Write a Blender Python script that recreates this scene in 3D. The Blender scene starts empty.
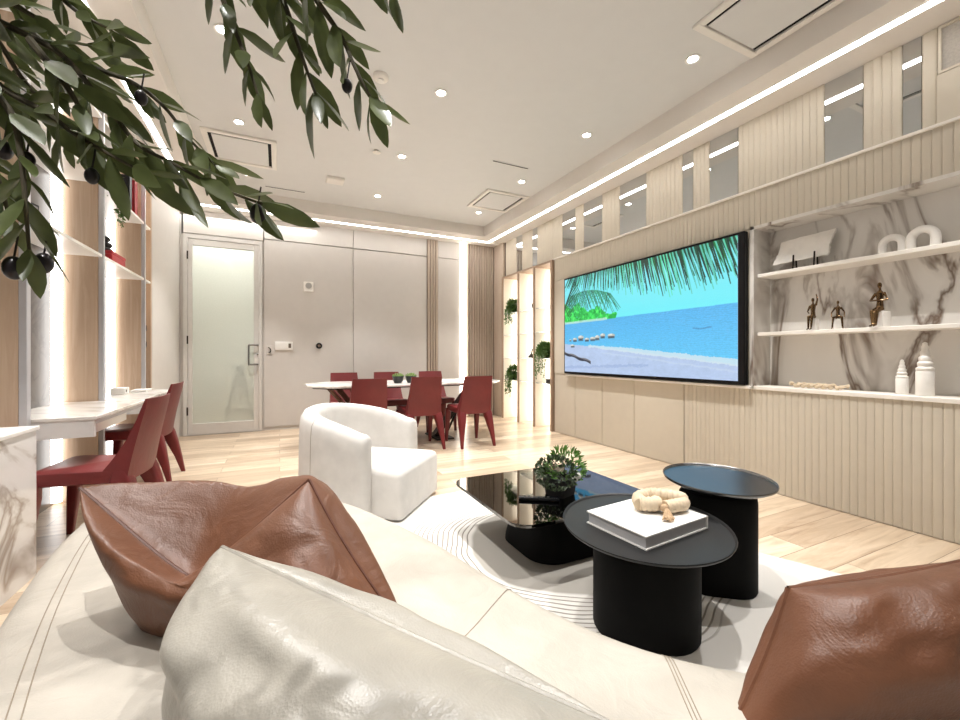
import bpy, bmesh, math, random
import numpy as np
from mathutils import Vector, Matrix, noise
PI = math.pi
random.seed(7)
scene = bpy.context.scene
COL = scene.collection

# ------------------------------------------------------------------ camera
F = 416.0; YAW = math.radians(25.7); EYE = 1.1; HY = 355.0
cam_d = bpy.data.cameras.new('camera'); cam = bpy.data.objects.new('camera', cam_d); COL.objects.link(cam)
cam.location = (0, 0, EYE); cam.rotation_euler = (PI/2, 0, -YAW)
cam_d.sensor_width = 36; cam_d.lens = 36*F/960; cam_d.shift_y = -(360-HY)/960
cam_d.clip_start = 0.02
scene.camera = cam
FX, FY = math.sin(YAW), math.cos(YAW)
def ray(px):
    a = (px-480)/F
    return FX+a*FY, FY-a*FX
def P(px, py, t):            # point at depth t
    x, y = ray(px)
    return Vector((x*t, y*t, EYE-(py-HY)*t/F))
def onz(px, py, z):
    return P(px, py, (EYE-z)*F/(py-HY))
def yw(px, X):               # y on the plane x = X
    x, y = ray(px); return X*y/x
def xw(px, Y):
    x, y = ray(px); return Y*x/y

# ------------------------------------------------------------------ materials
def sr(r, g, b):
    f = lambda c: (c/255/12.92) if c/255 <= .04045 else ((c/255+.055)/1.055)**2.4
    return (f(r), f(g), f(b), 1)
def new_mat(name):
    m = bpy.data.materials.new(name); m.use_nodes = True
    nt = m.node_tree; b = nt.nodes['Principled BSDF']
    return m, nt, b
def coords(nt, scale=(1,1,1), rot=(0,0,0)):
    tc = nt.nodes.new('ShaderNodeTexCoord'); mp = nt.nodes.new('ShaderNodeMapping')
    mp.inputs['Scale'].default_value = scale; mp.inputs['Rotation'].default_value = rot
    nt.links.new(tc.outputs['Object'], mp.inputs['Vector']); return mp.outputs['Vector']
def noise_n(nt, vec, scale, detail=4, rough=.55, dist=0):
    n = nt.nodes.new('ShaderNodeTexNoise'); n.inputs['Scale'].default_value = scale
    n.inputs['Detail'].default_value = detail; n.inputs['Roughness'].default_value = rough
    n.inputs['Distortion'].default_value = dist
    nt.links.new(vec, n.inputs['Vector']); return n
def ramp(nt, fac, stops):
    r = nt.nodes.new('ShaderNodeValToRGB'); cr = r.color_ramp
    while len(cr.elements) > 1: cr.elements.remove(cr.elements[-1])
    cr.elements[0].position = stops[0][0]; cr.elements[0].color = stops[0][1]
    for p, c in stops[1:]:
        e = cr.elements.new(p); e.color = c
    nt.links.new(fac, r.inputs['Fac']); return r.outputs['Color']
def bump(nt, b, h, strength=.2, dist=.01):
    n = nt.nodes.new('ShaderNodeBump'); n.inputs['Strength'].default_value = strength
    n.inputs['Distance'].default_value = dist
    nt.links.new(h, n.inputs['Height']); nt.links.new(n.outputs['Normal'], b.inputs['Normal'])
def mix(nt, fac, a, c, mode='MIX'):
    n = nt.nodes.new('ShaderNodeMix'); n.data_type = 'RGBA'; n.blend_type = mode
    for s, v in ((n.inputs[0], fac), (n.inputs[6], a), (n.inputs[7], c)):
        if isinstance(v, (float, int)): s.default_value = v
        elif isinstance(v, tuple): s.default_value = v
        else: nt.links.new(v, s)
    return n.outputs[2]
def plain(name, col, rough=.5, metal=0, var=.06, nscale=9, bmp=0, bscale=200, spec=.5, coat=0):
    m, nt, b = new_mat(name)
    v = coords(nt)
    n = noise_n(nt, v, nscale)
    d = tuple(c*(1-var) for c in col[:3])+(1,); l = tuple(min(1, c*(1+var)) for c in col[:3])+(1,)
    nt.links.new(ramp(nt, n.outputs['Fac'], [(.3, d), (.7, l)]), b.inputs['Base Color'])
    b.inputs['Roughness'].default_value = rough; b.inputs['Metallic'].default_value = metal
    b.inputs['Specular IOR Level'].default_value = spec
    if coat: b.inputs['Coat Weight'].default_value = coat; b.inputs['Coat Roughness'].default_value = .1
    if bmp: bump(nt, b, noise_n(nt, v, bscale, 3).outputs['Fac'], bmp, .004)
    return m
def emis(name, col, strength):
    m, nt, b = new_mat(name)
    b.inputs['Base Color'].default_value = (.8, .8, .8, 1)
    b.inputs['Emission Color'].default_value = col; b.inputs['Emission Strength'].default_value = strength
    return m
def leather(name, col, wrinkle=.35, rough=.42):
    m, nt, b = new_mat(name)
    v = coords(nt)
    n1 = noise_n(nt, v, 5, 3)
    d = tuple(c*.86 for c in col[:3])+(1,); l = tuple(min(1, c*1.1) for c in col[:3])+(1,)
    nt.links.new(ramp(nt, n1.outputs['Fac'], [(.3, d), (.7, l)]), b.inputs['Base Color'])
    b.inputs['Roughness'].default_value = rough
    vo = nt.nodes.new('ShaderNodeTexVoronoi'); vo.inputs['Scale'].default_value = 260
    nt.links.new(v, vo.inputs['Vector'])
    n2 = noise_n(nt, v, 9, 4, .5, 1.2)
    ma = nt.nodes.new('ShaderNodeMath'); ma.operation = 'MULTIPLY_ADD'
    nt.links.new(vo.outputs['Distance'], ma.inputs[0]); ma.inputs[1].default_value = .05
    nt.links.new(n2.outputs['Fac'], ma.inputs[2])
    bump(nt, b, ma.outputs[0], wrinkle, .02)
    return m
def wood(name, c1, c2, axis=2, rough=.45, fine=14):
    m, nt, b = new_mat(name)
    s = [fine, fine, fine]; s[axis] = .9
    v = coords(nt, tuple(s))
    n = noise_n(nt, v, 1.6, 6, .6, .6)
    nt.links.new(ramp(nt, n.outputs['Fac'], [(.25, c1), (.5, c2), (.75, tuple(.5*(a+c) for a, c in zip(c1, c2)))]), b.inputs['Base Color'])
    b.inputs['Roughness'].default_value = rough
    bump(nt, b, n.outputs['Fac'], .05, .003)
    return m
def marble(name, base, vein, scale=1.0, rough=.18, rot=(.3, .5, .8), amount=.055):
    m, nt, b = new_mat(name)
    v = coords(nt, scale if isinstance(scale, tuple) else (scale,)*3, rot)
    n = noise_n(nt, v, 1.1, 5, .5, .7 if isinstance(scale, tuple) else 1.4)
    sub = nt.nodes.new('ShaderNodeMath'); sub.operation = 'SUBTRACT'; sub.inputs[1].default_value = .5
    nt.links.new(n.outputs['Fac'], sub.inputs[0])
    ab = nt.nodes.new('ShaderNodeMath'); ab.operation = 'ABSOLUTE'; nt.links.new(sub.outputs[0], ab.inputs[0])
    soft = ramp(nt, ab.outputs[0], [(0, (1,1,1,1)), (amount*.35, (.75,.75,.75,1)), (amount, (.12,.12,.12,1)), (amount*2.2, (0,0,0,1))])
    n2 = noise_n(nt, v, 1.7, 3)
    gate = ramp(nt, n2.outputs['Fac'], [(.36, (.15,.15,.15,1)), (.6, (1,1,1,1))])
    f = mix(nt, 1.0, soft, gate, 'MULTIPLY')
    n3 = noise_n(nt, v, 1.0, 3)
    bs = ramp(nt, n3.outputs['Fac'], [(.35, tuple(c*.9 for c in base[:3])+(1,)), (.65, base)])
    nt.links.new(mix(nt, f, bs, vein), b.inputs['Base Color'])
    b.inputs['Roughness'].default_value = rough
    return m

M = {}
M['wall'] = plain('greige_panel', sr(206,201,196), .6, var=.015, bmp=.06, bscale=350)
M['ceil'] = plain('ceiling_paint', sr(219,219,218), .8, var=.01)
M['soffit'] = plain('soffit_paint', sr(228,223,217), .7, var=.01)
M['rib'] = plain('ribbed_plaster', sr(200,191,175), .65, var=.02, bmp=.1, bscale=300)
M['slat'] = wood('taupe_slats', sr(168,152,136), sr(190,174,158), 2, .5)
M['slat_back'] = plain('slat_gap', sr(110,96,84), .8)
M['ledge'] = plain('cream_ledge', sr(235,230,222), .5, var=.02)
M['white'] = plain('white_lacquer', sr(240,238,234), .3, var=.02)
M['plastic'] = plain('white_plastic', sr(236,232,226), .4, var=.02)
M['black'] = plain('black_matte', sr(20,20,21), .45)
M['blackgloss'] = plain('black_satin', sr(16,17,20), .27, var=.02)
M['blacktop'] = plain('black_lacquer_top', sr(20,20,21), .5, var=.02, spec=.4)
M['satintop'] = plain('black_satin_top', sr(14,15,18), .26, var=.02, spec=1.0)
M['satintop'].node_tree.nodes['Principled BSDF'].inputs['IOR'].default_value = 1.8
M['mesh'] = plain('grey_mesh', sr(172,165,156), .8, var=.12, nscale=90, bmp=.3, bscale=300)
M['tablebase'] = plain('black_textured', sr(8,8,8), .7, bmp=.1, bscale=500, spec=.1)
M['alu'] = plain('brushed_aluminium', sr(196,193,190), .35, .8, var=.03)
M['chrome'] = plain('chrome', sr(190,190,192), .15, 1, var=.02)
M['handlemetal'] = plain('handle_metal', sr(120,118,116), .3, .9)
M['doorframe'] = plain('door_aluminium', sr(216,213,209), .45, .15, var=.03)
M['steel'] = plain('steel_mullion', sr(206,206,210), .35, .5, var=.03)
M['red'] = leather('red_leather', sr(112,33,34), .12, .42)
M['brown'] = leather('brown_leather', sr(104,65,43), .3, .44)
M['cream'] = leather('cream_leather', sr(178,171,160), .28, .45)
M['creampillow'] = leather('ivory_leather', sr(152,147,137), .28, .34)
M['seam'] = plain('seam_thread', sr(150,138,122), .7)
M['boucle'] = plain('ivory_fabric', sr(206,202,197), .85, bmp=.4, bscale=420)
M['woodpale'] = wood('pale_oak', sr(206,184,162), sr(186,160,136), 2)
M['woodframe'] = wood('bookcase_oak', sr(176,152,132), sr(152,128,108), 2)
M['shelfcream'] = plain('cream_back_panel', sr(244,236,222), .5, var=.02)
M['marble'] = marble('white_marble', sr(238,237,236), sr(168,156,146), 1.3, amount=.035)
M['niche'] = marble('veined_marble', sr(228,224,218), sr(116,98,84), (1, 2.4, .8), .3, (.42, 0, 0), .032)
M['greymarble'] = marble('grey_marble', sr(92,86,80), sr(66,60,55), 3, .35)
M['tabletop'] = marble('dining_marble', sr(244,241,236), sr(190,182,172), 1.2, .15)
M['bronze'] = plain('bronze', sr(116,92,66), .16, 1, var=.1)
M['legwood'] = wood('brown_bar', sr(120,84,66), sr(92,62,48), 2)
M['darkmetal'] = plain('dark_metal', sr(48,42,38), .4, .7)
M['ceramic'] = plain('white_ceramic', sr(240,236,230), .5, bmp=.2, bscale=120)
M['olive'] = plain('olive_fruit', sr(26,18,22), .3)
M['bark'] = wood('olive_bark', sr(96,92,66), sr(66,58,42), 2, .8, 30)
M['paper'] = plain('book_pages', sr(172,171,173), .8)
M['redbox'] = plain('red_cover', sr(176,40,48), .5)
M['rope'] = plain('cream_rope', sr(208,190,164), .85, var=.08, nscale=60)
M['tassel'] = plain('tan_tassel', sr(186,158,126), .85, var=.15, nscale=90)
M['soil'] = plain('soil', sr(50,38,28), .95)
M['pot'] = plain('charcoal_pot', sr(46,44,42), .6)
M['mirror'] = plain('mirror_glass', sr(205,209,212), .02, 1, var=.005)
M['shade'] = plain('shade_gap', sr(16,14,14), .9)
M['led'] = emis('led_strip', (1, .98, .95, 1), 11)
M['ledwarm'] = emis('led_warm', (1, .92, .80, 1), 6)
M['ledcool'] = emis('led_cool', (1, .97, .94, 1), 4)
M['lens'] = emis('lamp_lens', (1, .96, .9, 1), 45)
def leaf_mat(name, c1, c2, rough=.45):
    m, nt, b = new_mat(name)
    v = coords(nt); n = noise_n(nt, v, 22, 3)
    nt.links.new(ramp(nt, n.outputs['Fac'], [(.3, c1), (.7, c2)]), b.inputs['Base Color'])
    b.inputs['Roughness'].default_value = rough
    tr = nt.nodes.new('ShaderNodeBsdfTranslucent'); tr.inputs['Color'].default_value = tuple(c*1.3 for c in c2[:3])+(1,)
    mx = nt.nodes.new('ShaderNodeMixShader'); mx.inputs[0].default_value = .18
    out = nt.nodes['Material Output']
    nt.links.new(b.outputs[0], mx.inputs[1]); nt.links.new(tr.outputs[0], mx.inputs[2]); nt.links.new(mx.outputs[0], out.inputs['Surface'])
    return m
M['leaf'] = leaf_mat('olive_leaf', sr(54,62,32), sr(94,104,62), .33)
M['leafgreen'] = leaf_mat('ivy_leaf', sr(52,80,34), sr(92,124,62), .5)
M['leafbright'] = leaf_mat('fern_leaf', sr(46,84,28), sr(96,138,56), .5)
M['leafpale'] = leaf_mat('pale_leaf', sr(110,140,80), sr(170,196,130), .5)
M['leafdark'] = leaf_mat('sedum_leaf', sr(30,44,26), sr(70,84,56), .5)

def mat_floor():
    m, nt, b = new_mat('oak_planks')
    v = coords(nt)
    br = nt.nodes.new('ShaderNodeTexBrick'); nt.links.new(v, br.inputs['Vector'])
    br.offset = .37; br.inputs['Scale'].default_value = 1
    br.inputs['Brick Width'].default_value = 1.35; br.inputs['Row Height'].default_value = .19
    br.inputs['Mortar Size'].default_value = .0016; br.inputs['Mortar Smooth'].default_value = .1
    br.inputs['Color1'].default_value = (0,0,0,1); br.inputs['Color2'].default_value = (1,1,1,1)
    br.inputs['Mortar'].default_value = (.5,.5,.5,1); br.inputs['Bias'].default_value = 0
    add = nt.nodes.new('ShaderNodeVectorMath'); add.operation = 'MULTIPLY_ADD'
    mp = coords(nt, (1.1, 9, 1))
    nt.links.new(br.outputs['Color'], add.inputs[0]); add.inputs[1].default_value = (7, 13, 3); nt.links.new(mp, add.inputs[2])
    g = noise_n(nt, add.outputs[0], 1.5, 7, .62, .9)
    grain = ramp(nt, g.outputs['Fac'], [(.26, sr(176,154,132)), (.45, sr(208,190,168)), (.62, sr(224,208,188)), (.8, sr(196,176,154))])
    tone = ramp(nt, br.outputs['Color'], [(0, sr(206,196,186)), (.5, sr(238,232,224)), (1, sr(255,253,250))])
    c = mix(nt, 1.0, grain, tone, 'MULTIPLY')
    c = mix(nt, br.outputs['Fac'], c, sr(110,88,68))
    nt.links.new(c, b.inputs['Base Color'])
    b.inputs['Roughness'].default_value = .3
    bump(nt, b, g.outputs['Fac'], .05, .002)
    return m
M['floor'] = mat_floor()

def mat_rug():
    m, nt, b = new_mat('carved_rug')
    v = coords(nt)
    n = noise_n(nt, v, 1.3, 2)
    off = nt.nodes.new('ShaderNodeVectorMath'); off.operation = 'MULTIPLY_ADD'
    nt.links.new(n.outputs['Color'], off.inputs[0]); off.inputs[1].default_value = (.24, .24, 0); nt.links.new(v, off.inputs[2])
    ln = nt.nodes.new('ShaderNodeVectorMath'); ln.operation = 'MULTIPLY'
    sub = nt.nodes.new('ShaderNodeVectorMath'); sub.operation = 'SUBTRACT'
    nt.links.new(off.outputs[0], sub.inputs[0]); sub.inputs[1].default_value = (1.58, 2.1, 0)
    nt.links.new(sub.outputs[0], ln.inputs[0]); ln.inputs[1].default_value = (.92, .9, 0)
    le = nt.nodes.new('ShaderNodeVectorMath'); le.operation = 'LENGTH'; nt.links.new(ln.outputs[0], le.inputs[0])
    si = nt.nodes.new('ShaderNodeMath'); si.operation = 'MULTIPLY'; si.inputs[1].default_value = 2*PI/.027
    nt.links.new(le.outputs['Value'], si.inputs[0])
    s2 = nt.nodes.new('ShaderNodeMath'); s2.operation = 'SINE'; nt.links.new(si.outputs[0], s2.inputs[0])
    band = ramp(nt, le.outputs['Value'], [(.0, (0,0,0,1)), (.47, (0,0,0,1)), (.475, (1,1,1,1)), (.8, (1,1,1,1)), (.83, (0,0,0,1))])
    groove = ramp(nt, s2.outputs[0], [(.55, (0,0,0,1)), (.9, (1,1,1,1))])
    f = mix(nt, 1.0, band, groove, 'MULTIPLY')
    core = ramp(nt, le.outputs['Value'], [(.46, sr(158,153,145)), (.475, sr(212,208,202))])  # flat core's own grey, with the shadow lying on it mixed in
    nt.links.new(mix(nt, f, core, sr(146,139,129)), b.inputs['Base Color'])
    b.inputs['Roughness'].default_value = .95
    inv = nt.nodes.new('ShaderNodeMath'); inv.operation = 'SUBTRACT'; inv.inputs[0].default_value = 1
    nt.links.new(f, inv.inputs[1])
    bump(nt, b, inv.outputs[0], .6, .01)
    return m
M['rug'] = mat_rug()

def mat_frost():
    m, nt, b = new_mat('frosted_glass')
    v = coords(nt); n = noise_n(nt, v, 60, 2)
    nt.links.new(ramp(nt, n.outputs['Fac'], [(.3, sr(222,227,220)), (.7, sr(228,232,226))]), b.inputs['Base Color'])
    b.inputs['Transmission Weight'].default_value = .6; b.inputs['Roughness'].default_value = .5
    b.inputs['IOR'].default_value = 1.3; b.inputs['Coat Weight'].default_value = .6; b.inputs['Coat Roughness'].default_value = .05
    return m
M['frost'] = mat_frost()
def mat_glass():
    m, nt, b = new_mat('shelf_glass')
    v = coords(nt); n = noise_n(nt, v, 5, 1)
    nt.links.new(ramp(nt, n.outputs['Fac'], [(.3, sr(235,240,236)), (.7, sr(245,248,245))]), b.inputs['Base Color'])
    b.inputs['Transmission Weight'].default_value = .6; b.inputs['Roughness'].default_value = .1
    return m
M['glass'] = mat_glass()
def mat_darkglass():
    m, nt, b = new_mat('smoked_mirror_glass')
    v = coords(nt); n = noise_n(nt, v, 3, 1)
    nt.links.new(ramp(nt, n.outputs['Fac'], [(.3, sr(100,98,95)), (.7, sr(104,102,99))]), b.inputs['Base Color'])
    b.inputs['Roughness'].default_value = .03; b.inputs['Metallic'].default_value = 1
    return m
M['darkglass'] = mat_darkglass()

# ------------------------------------------------------------------ mesh helpers
def bx(bm, x0, x1, y0, y1, z0, z1, bev=0, seg=2):
    vs = [bm.verts.new(p) for p in ((x0,y0,z0),(x1,y0,z0),(x1,y1,z0),(x0,y1,z0),(x0,y0,z1),(x1,y0,z1),(x1,y1,z1),(x0,y1,z1))]
    fs = [bm.faces.new([vs[i] for i in f]) for f in ((3,2,1,0),(4,5,6,7),(0,1,5,4),(1,2,6,5),(2,3,7,6),(3,0,4,7))]
    if bev:
        es = {e for f in fs for e in f.edges}
        bmesh.ops.bevel(bm, geom=list(es), offset=bev, segments=seg, profile=.5, affect='EDGES')
def prism(bm, pts, z0, z1, bev=0, seg=2, vertical=False):
    n = len(pts)
    lo = [bm.verts.new((p[0], p[1], z0)) for p in pts]; hi = [bm.verts.new((p[0], p[1], z1)) for p in pts]
    top = bm.faces.new(hi); bot = bm.faces.new(list(reversed(lo)))
    for i in range(n): bm.faces.new((lo[i], lo[(i+1)%n], hi[(i+1)%n], hi[i]))
    if bev:
        bmesh.ops.bevel(bm, geom=list(top.edges)+list(bot.edges), offset=bev, segments=seg, profile=.5, affect='EDGES')
def loft(bm, rings, closed=True, cap=True):
    R = [[bm.verts.new(p) for p in r] for r in rings]
    n = len(R[0])
    for a, b in zip(R, R[1:]):
        for i in range(n if closed else n-1):
            j = (i+1) % n
            bm.faces.new((a[i], a[j], b[j], b[i]))
    if cap and closed:
        bm.faces.new(list(reversed(R[0]))); bm.faces.new(R[-1])
def tube(bm, path, rad, n=8, cap=True):
    path = [Vector(p) for p in path]
    rr = rad if isinstance(rad, (list, tuple)) else [rad]*len(path)
    rings = []; ref = None
    for i, p in enumerate(path):
        d = (path[min(i+1, len(path)-1)]-path[max(i-1, 0)]).normalized()
        if ref is None:
            ref = Vector((0,0,1)) if abs(d.z) < .9 else Vector((1,0,0))
        u = (ref-d*ref.dot(d)).normalized(); w = d.cross(u); ref = u
        rings.append([p+(u*math.cos(2*PI*k/n)+w*math.sin(2*PI*k/n))*rr[i] for k in range(n)])
    loft(bm, rings, True, cap)
def lathe(bm, prof, c=(0,0,0), n=32, sx=1, sy=1):
    rings = [[(c[0]+r*sx*math.cos(2*PI*k/n), c[1]+r*sy*math.sin(2*PI*k/n), c[2]+z) for k in range(n)] for r, z in prof]
    loft(bm, rings)
def ball(bm, c, r, n=12, m=8, mat=None):
    rx, ry, rz = r if isinstance(r, (tuple, list)) else (r, r, r)
    mm = Matrix.Translation(c) @ (mat or Matrix.Identity(4)) @ Matrix.Diagonal((rx, ry, rz, 1))
    bmesh.ops.create_uvsphere(bm, u_segments=n, v_segments=m, radius=1, matrix=mm)
def smooth_path(pts, k=6, closed=False):
    pts = [Vector(p) for p in pts]; n = len(pts); out = []
    rng = range(n if closed else n-1)
    for i in rng:
        if closed: a, b, c, d = pts[(i-1)%n], pts[i], pts[(i+1)%n], pts[(i+2)%n]
        else: a, b, c, d = pts[max(i-1,0)], pts[i], pts[i+1], pts[min(i+2,n-1)]
        for j in range(k):
            t = j/k
            out.append(.5*((2*b)+(c-a)*t+(2*a-5*b+4*c-d)*t*t+(3*b-a-3*c+d)*t**3))
    if not closed: out.append(pts[-1].copy())
    return out
def rrect(x0, x1, y0, y1, r, k=6):
    out = []
    for cx, cy, a0 in ((x1-r,y1-r,0),(x0+r,y1-r,PI/2),(x0+r,y0+r,PI),(x1-r,y0+r,1.5*PI)):
        for i in range(k+1):
            a = a0+PI/2*i/k; out.append((cx+r*math.cos(a), cy+r*math.sin(a)))
    return out
def B(): return bmesh.new()
def obj(name, bm, mat, parent=None, smooth=True, ang=40):
    if isinstance(bm, bpy.types.Mesh): me = bm
    else:
        me = bpy.data.meshes.new(name)
        bmesh.ops.recalc_face_normals(bm, faces=bm.faces)
        bm.to_mesh(me); bm.free()
    me.materials.append(M[mat] if isinstance(mat, str) else mat)
    if smooth:
        me.polygons.foreach_set('use_smooth', [True]*len(me.polygons))
        try: me.set_sharp_from_angle(angle=math.radians(ang))
        except Exception: pass
    o = bpy.data.objects.new(name, me); COL.objects.link(o)
    if parent: o.parent = parent
    return o
def tag(o, label, cat, group=None, kind=None):
    o['label'] = label; o['category'] = cat
    if group: o['group'] = group
    if kind: o['kind'] = kind
    return o
def thing(name, label, cat, loc=(0,0,0), rz=0, group=None):
    o = bpy.data.objects.new(name, None); COL.objects.link(o)
    o.location = loc; o.rotation_euler = (0,0,rz); o.empty_display_size = .1
    return tag(o, label, cat, group)
def struct(name, bm, mat, parent=None, **k):
    o = obj(name, bm, mat, parent, **k)
    if parent is None: o['kind'] = 'structure'
    return o
def kids(o): return [c for c in bpy.data.objects if c.parent == o]
def dup(root, loc, rz, label, group=None):
    def cp(o, par):
        c = o.copy(); COL.objects.link(c); c.parent = par
        for k in kids(o): cp(k, c)
        return c
    tree = kids(root)
    r = root.copy(); COL.objects.link(r); r.location = loc; r.rotation_euler = (0,0,rz); r['label'] = label
    if group: r['group'] = group
    for k in tree: cp(k, r)
    return r

# ------------------------------------------------------------------ room shell
XL, XR, YB, ZS, ZC = -1.22, 3.55, 6.80, 3.08, 3.25
b = B(); bx(b, -1.75, 4.1, -1.5, 9.0, -.06, 0); struct('floor', b, 'floor', smooth=False)
b = B(); bx(b, -1.75, 4.1, -1.5, 6.95, ZC, ZC+.06); struct('ceiling', b, 'ceil', smooth=False)
# soffit ring (bulkhead) around the tray
SXL, SXR, SY = -.752, 3.08, 6.25
LR0, LR1 = 3.28, 3.335; LL0, LL1 = -1.03, -.98; LB0, LB1 = 6.50, 6.555
b = B()
bx(b, SXR, LR0, -1.5, SY, ZS, ZC); bx(b, LR1, 4.0, -1.5, LB0, ZS, ZC); bx(b, LR0, LR1, -1.5, LB0, ZS+.04, ZC)
bx(b, LL1, SXL, -1.5, SY, ZS, ZC); bx(b, -1.7, LL0, -1.5, LB0, ZS, ZC); bx(b, LL0, LL1, -1.5, LB0, ZS+.04, ZC)
bx(b, LL1, LR0, SY, LB0, ZS, ZC); bx(b, -1.7, 4.0, LB1, 6.95, ZS, ZC); bx(b, -1.7, 4.0, LB0, LB1, ZS+.04, ZC)
struct('trim_1', b, 'soffit', smooth=False)
b = B(); bx(b, LR0+.004, LR1-.004, -1.4, LB0, ZS-.004, ZS+.035)
tag(obj('led_strip', b, 'led', smooth=False), 'long white light strip in the ceiling soffit above the TV wall', 'light strip')
b = B(); bx(b, LL0+.004, LL1-.004, -1.4, LB0, ZS-.004, ZS+.035)
tag(obj('led_strip', b, 'led', smooth=False), 'white light strip in the soffit above the lit shelving', 'light strip')
b = B(); bx(b, LL0, LR1, LB0+.004, LB1-.004, ZS-.004, ZS+.035)
tag(obj('led_strip', b, 'led', smooth=False), 'white light strip in the soffit above the door wall', 'light strip')

# back wall
b = B()
bx(b, -1.178+.946, 3.95, YB+.03, YB+.12, 0, ZS); bx(b, -1.75, -1.178, YB+.03, YB+.12, 0, ZS); bx(b, -1.2, -.2, YB+.03, YB+.12, 2.745, ZS)
def panel(x0, x1, z0, z1): bx(b, x0, x1, YB, YB+.04, z0, z1, .003, 1)
panel(-.205, 1.038, .05, 2.775); panel(1.05, 2.262, .05, 2.775); panel(2.47, 2.875, .05, 2.775)
panel(-.205, 1.038, 2.79, ZS); panel(1.05, 2.262, 2.79, ZS); panel(2.47, 2.875, 2.79, ZS); panel(-1.178, -.215, 2.76, ZS)
struct('wall_back', b, 'wall', smooth=False)
b = B(); bx(b, -.205, 2.88, YB+.012, YB+.04, 0, .048); struct('baseboard_back', b, 'wall', smooth=False)
def slats(b, x0, x1, n, y0, y1, z0, z1):
    p = (x1-x0)/n
    for i in range(n): bx(b, x0+i*p+p*.14, x0+(i+1)*p-p*.14, y0, y1, z0, z1, .006, 1)
b = B(); slats(b, 2.27, 2.465, 4, YB-.025, YB+.03, .01, ZS); struct('trim_2', b, 'slat')
b = B(); slats(b, 3.0, 3.54, 11, YB-.03, YB+.03, .01, ZS); struct('trim_3', b, 'slat')
b = B(); bx(b, 2.268, 2.467, YB+.005, YB+.03, 0, ZS); bx(b, 3.0, 3.56, YB+.005, YB+.03, 0, ZS); bx(b, 3.575, 3.6, 6.41, 6.82, 0, ZS); struct('trim_4', b, 'slat_back', smooth=False)
b = B(); bx(b, 2.9, 2.985, YB-.028, YB+.03, .012, ZS-.01)
tag(obj('led_strip', b, 'ledwarm', smooth=False), 'tall vertical light strip on the door wall beside the dark slats', 'light strip')
b = B()
n = 8; p = (6.78-6.42)/n
for i in range(n): bx(b, 3.54, 3.58, 6.42+i*p+p*.14, 6.42+(i+1)*p-p*.14, .01, ZS, .006, 1)
struct('trim_5', b, 'slat')

# door
door = B()
X0, X1, ZT = -1.176, -.234, 2.74
bx(door, X0, X0+.05, YB-.01, YB+.06, 0, ZT); bx(door, X1-.035, X1, YB-.01, YB+.06, 0, ZT); bx(door, X0+.05, X1-.035, YB-.01, YB+.06, ZT-.05, ZT)
d = struct('door_1', door, 'doorframe', smooth=False)
b = B(); a0, a1 = X0+.053, X1-.038
bx(b, a0, a0+.05, YB, YB+.045, .012, 2.685, .003, 1); bx(b, a1-.065, a1, YB, YB+.045, .012, 2.685, .003, 1)
bx(b, a0+.05, a1-.065, YB, YB+.045, .012, .16, .003, 1); bx(b, a0+.05, a1-.065, YB, YB+.045, 2.6, 2.685, .003, 1)
leafo = obj('door_leaf', b, 'doorframe', d, smooth=False)
b = B(); bx(b, a0+.045, a1-.06, YB+.018, YB+.028, .155, 2.605); obj('pane', b, 'frost', leafo, smooth=False)
b = B(); hx = a1-.04
tube(b, smooth_path([(hx+.02, YB, .965), (hx+.02, YB-.05, .965), (hx-.07, YB-.055, .965), (hx-.085, YB-.055, .985), (hx-.085, YB-.055, 1.22), (hx-.07, YB-.055, 1.24), (hx+.02, YB-.05, 1.24), (hx+.02, YB, 1.24)], 4), .012, 8)
obj('handle', b, 'handlemetal', d)
b = B(); ball(b, (hx+.02, YB-.008, 1.11), .014); obj('lock', b, 'chrome', d)
for hz in (.28, 1.25, 2.4):
    b = B(); tube(b, [(X0+.05, YB-.016, hz), (X0+.05, YB-.016, hz+.11)], .009, 8); obj('hinge', b, 'darkmetal', d)
b = B(); bx(b, X0, X1, YB-.015, YB+.05, 0, .011); struct('trim_6', b, 'alu', smooth=False)
# corridor behind the frosted door
b = B(); bx(b, -1.75, .6, 8.6, 8.7, 0, ZS); bx(b, -1.75, -1.65, 6.93, 8.6, 0, ZS); bx(b, .6, .7, 6.93, 8.6, 0, ZS); struct('wall_corridor', b, 'wall', smooth=False)
b = B(); bx(b, -1.75, .7, 6.93, 8.7, ZS, ZS+.06); struct('ceiling_corridor', b, 'ceil', smooth=False)
ez = thing('easel', 'thin A-shaped easel seen faintly through the frosted door', 'easel', (-.52, 6.93, 0))
for s in (-1, 1):
    b = B(); tube(b, [(s*.2, 0, 0), (s*.02, 0, .95)], .014, 6); obj('leg', b, 'darkmetal', ez)
b = B(); tube(b, [(0, .25, 0), (0, .02, .95)], .014, 6); obj('leg', b, 'darkmetal', ez)
b = B(); tube(b, [(-.15, 0, .3), (.15, 0, .3)], .012, 6); obj('crossbar', b, 'darkmetal', ez)

# left wall: panel by the door and the niche walls of the shelving
b = B(); bx(b, -1.75, XL, 5.48, YB+.03, 0, ZS); bx(b, -1.7, -1.52, -1.5, 5.5, 0, ZS); struct('wall_left', b, 'wall', smooth=False)
b = B(); bx(b, XL-.01, XL+.006, 5.5, YB-.001, 0, .05); struct('baseboard_left', b, 'wall', smooth=False)

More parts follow.
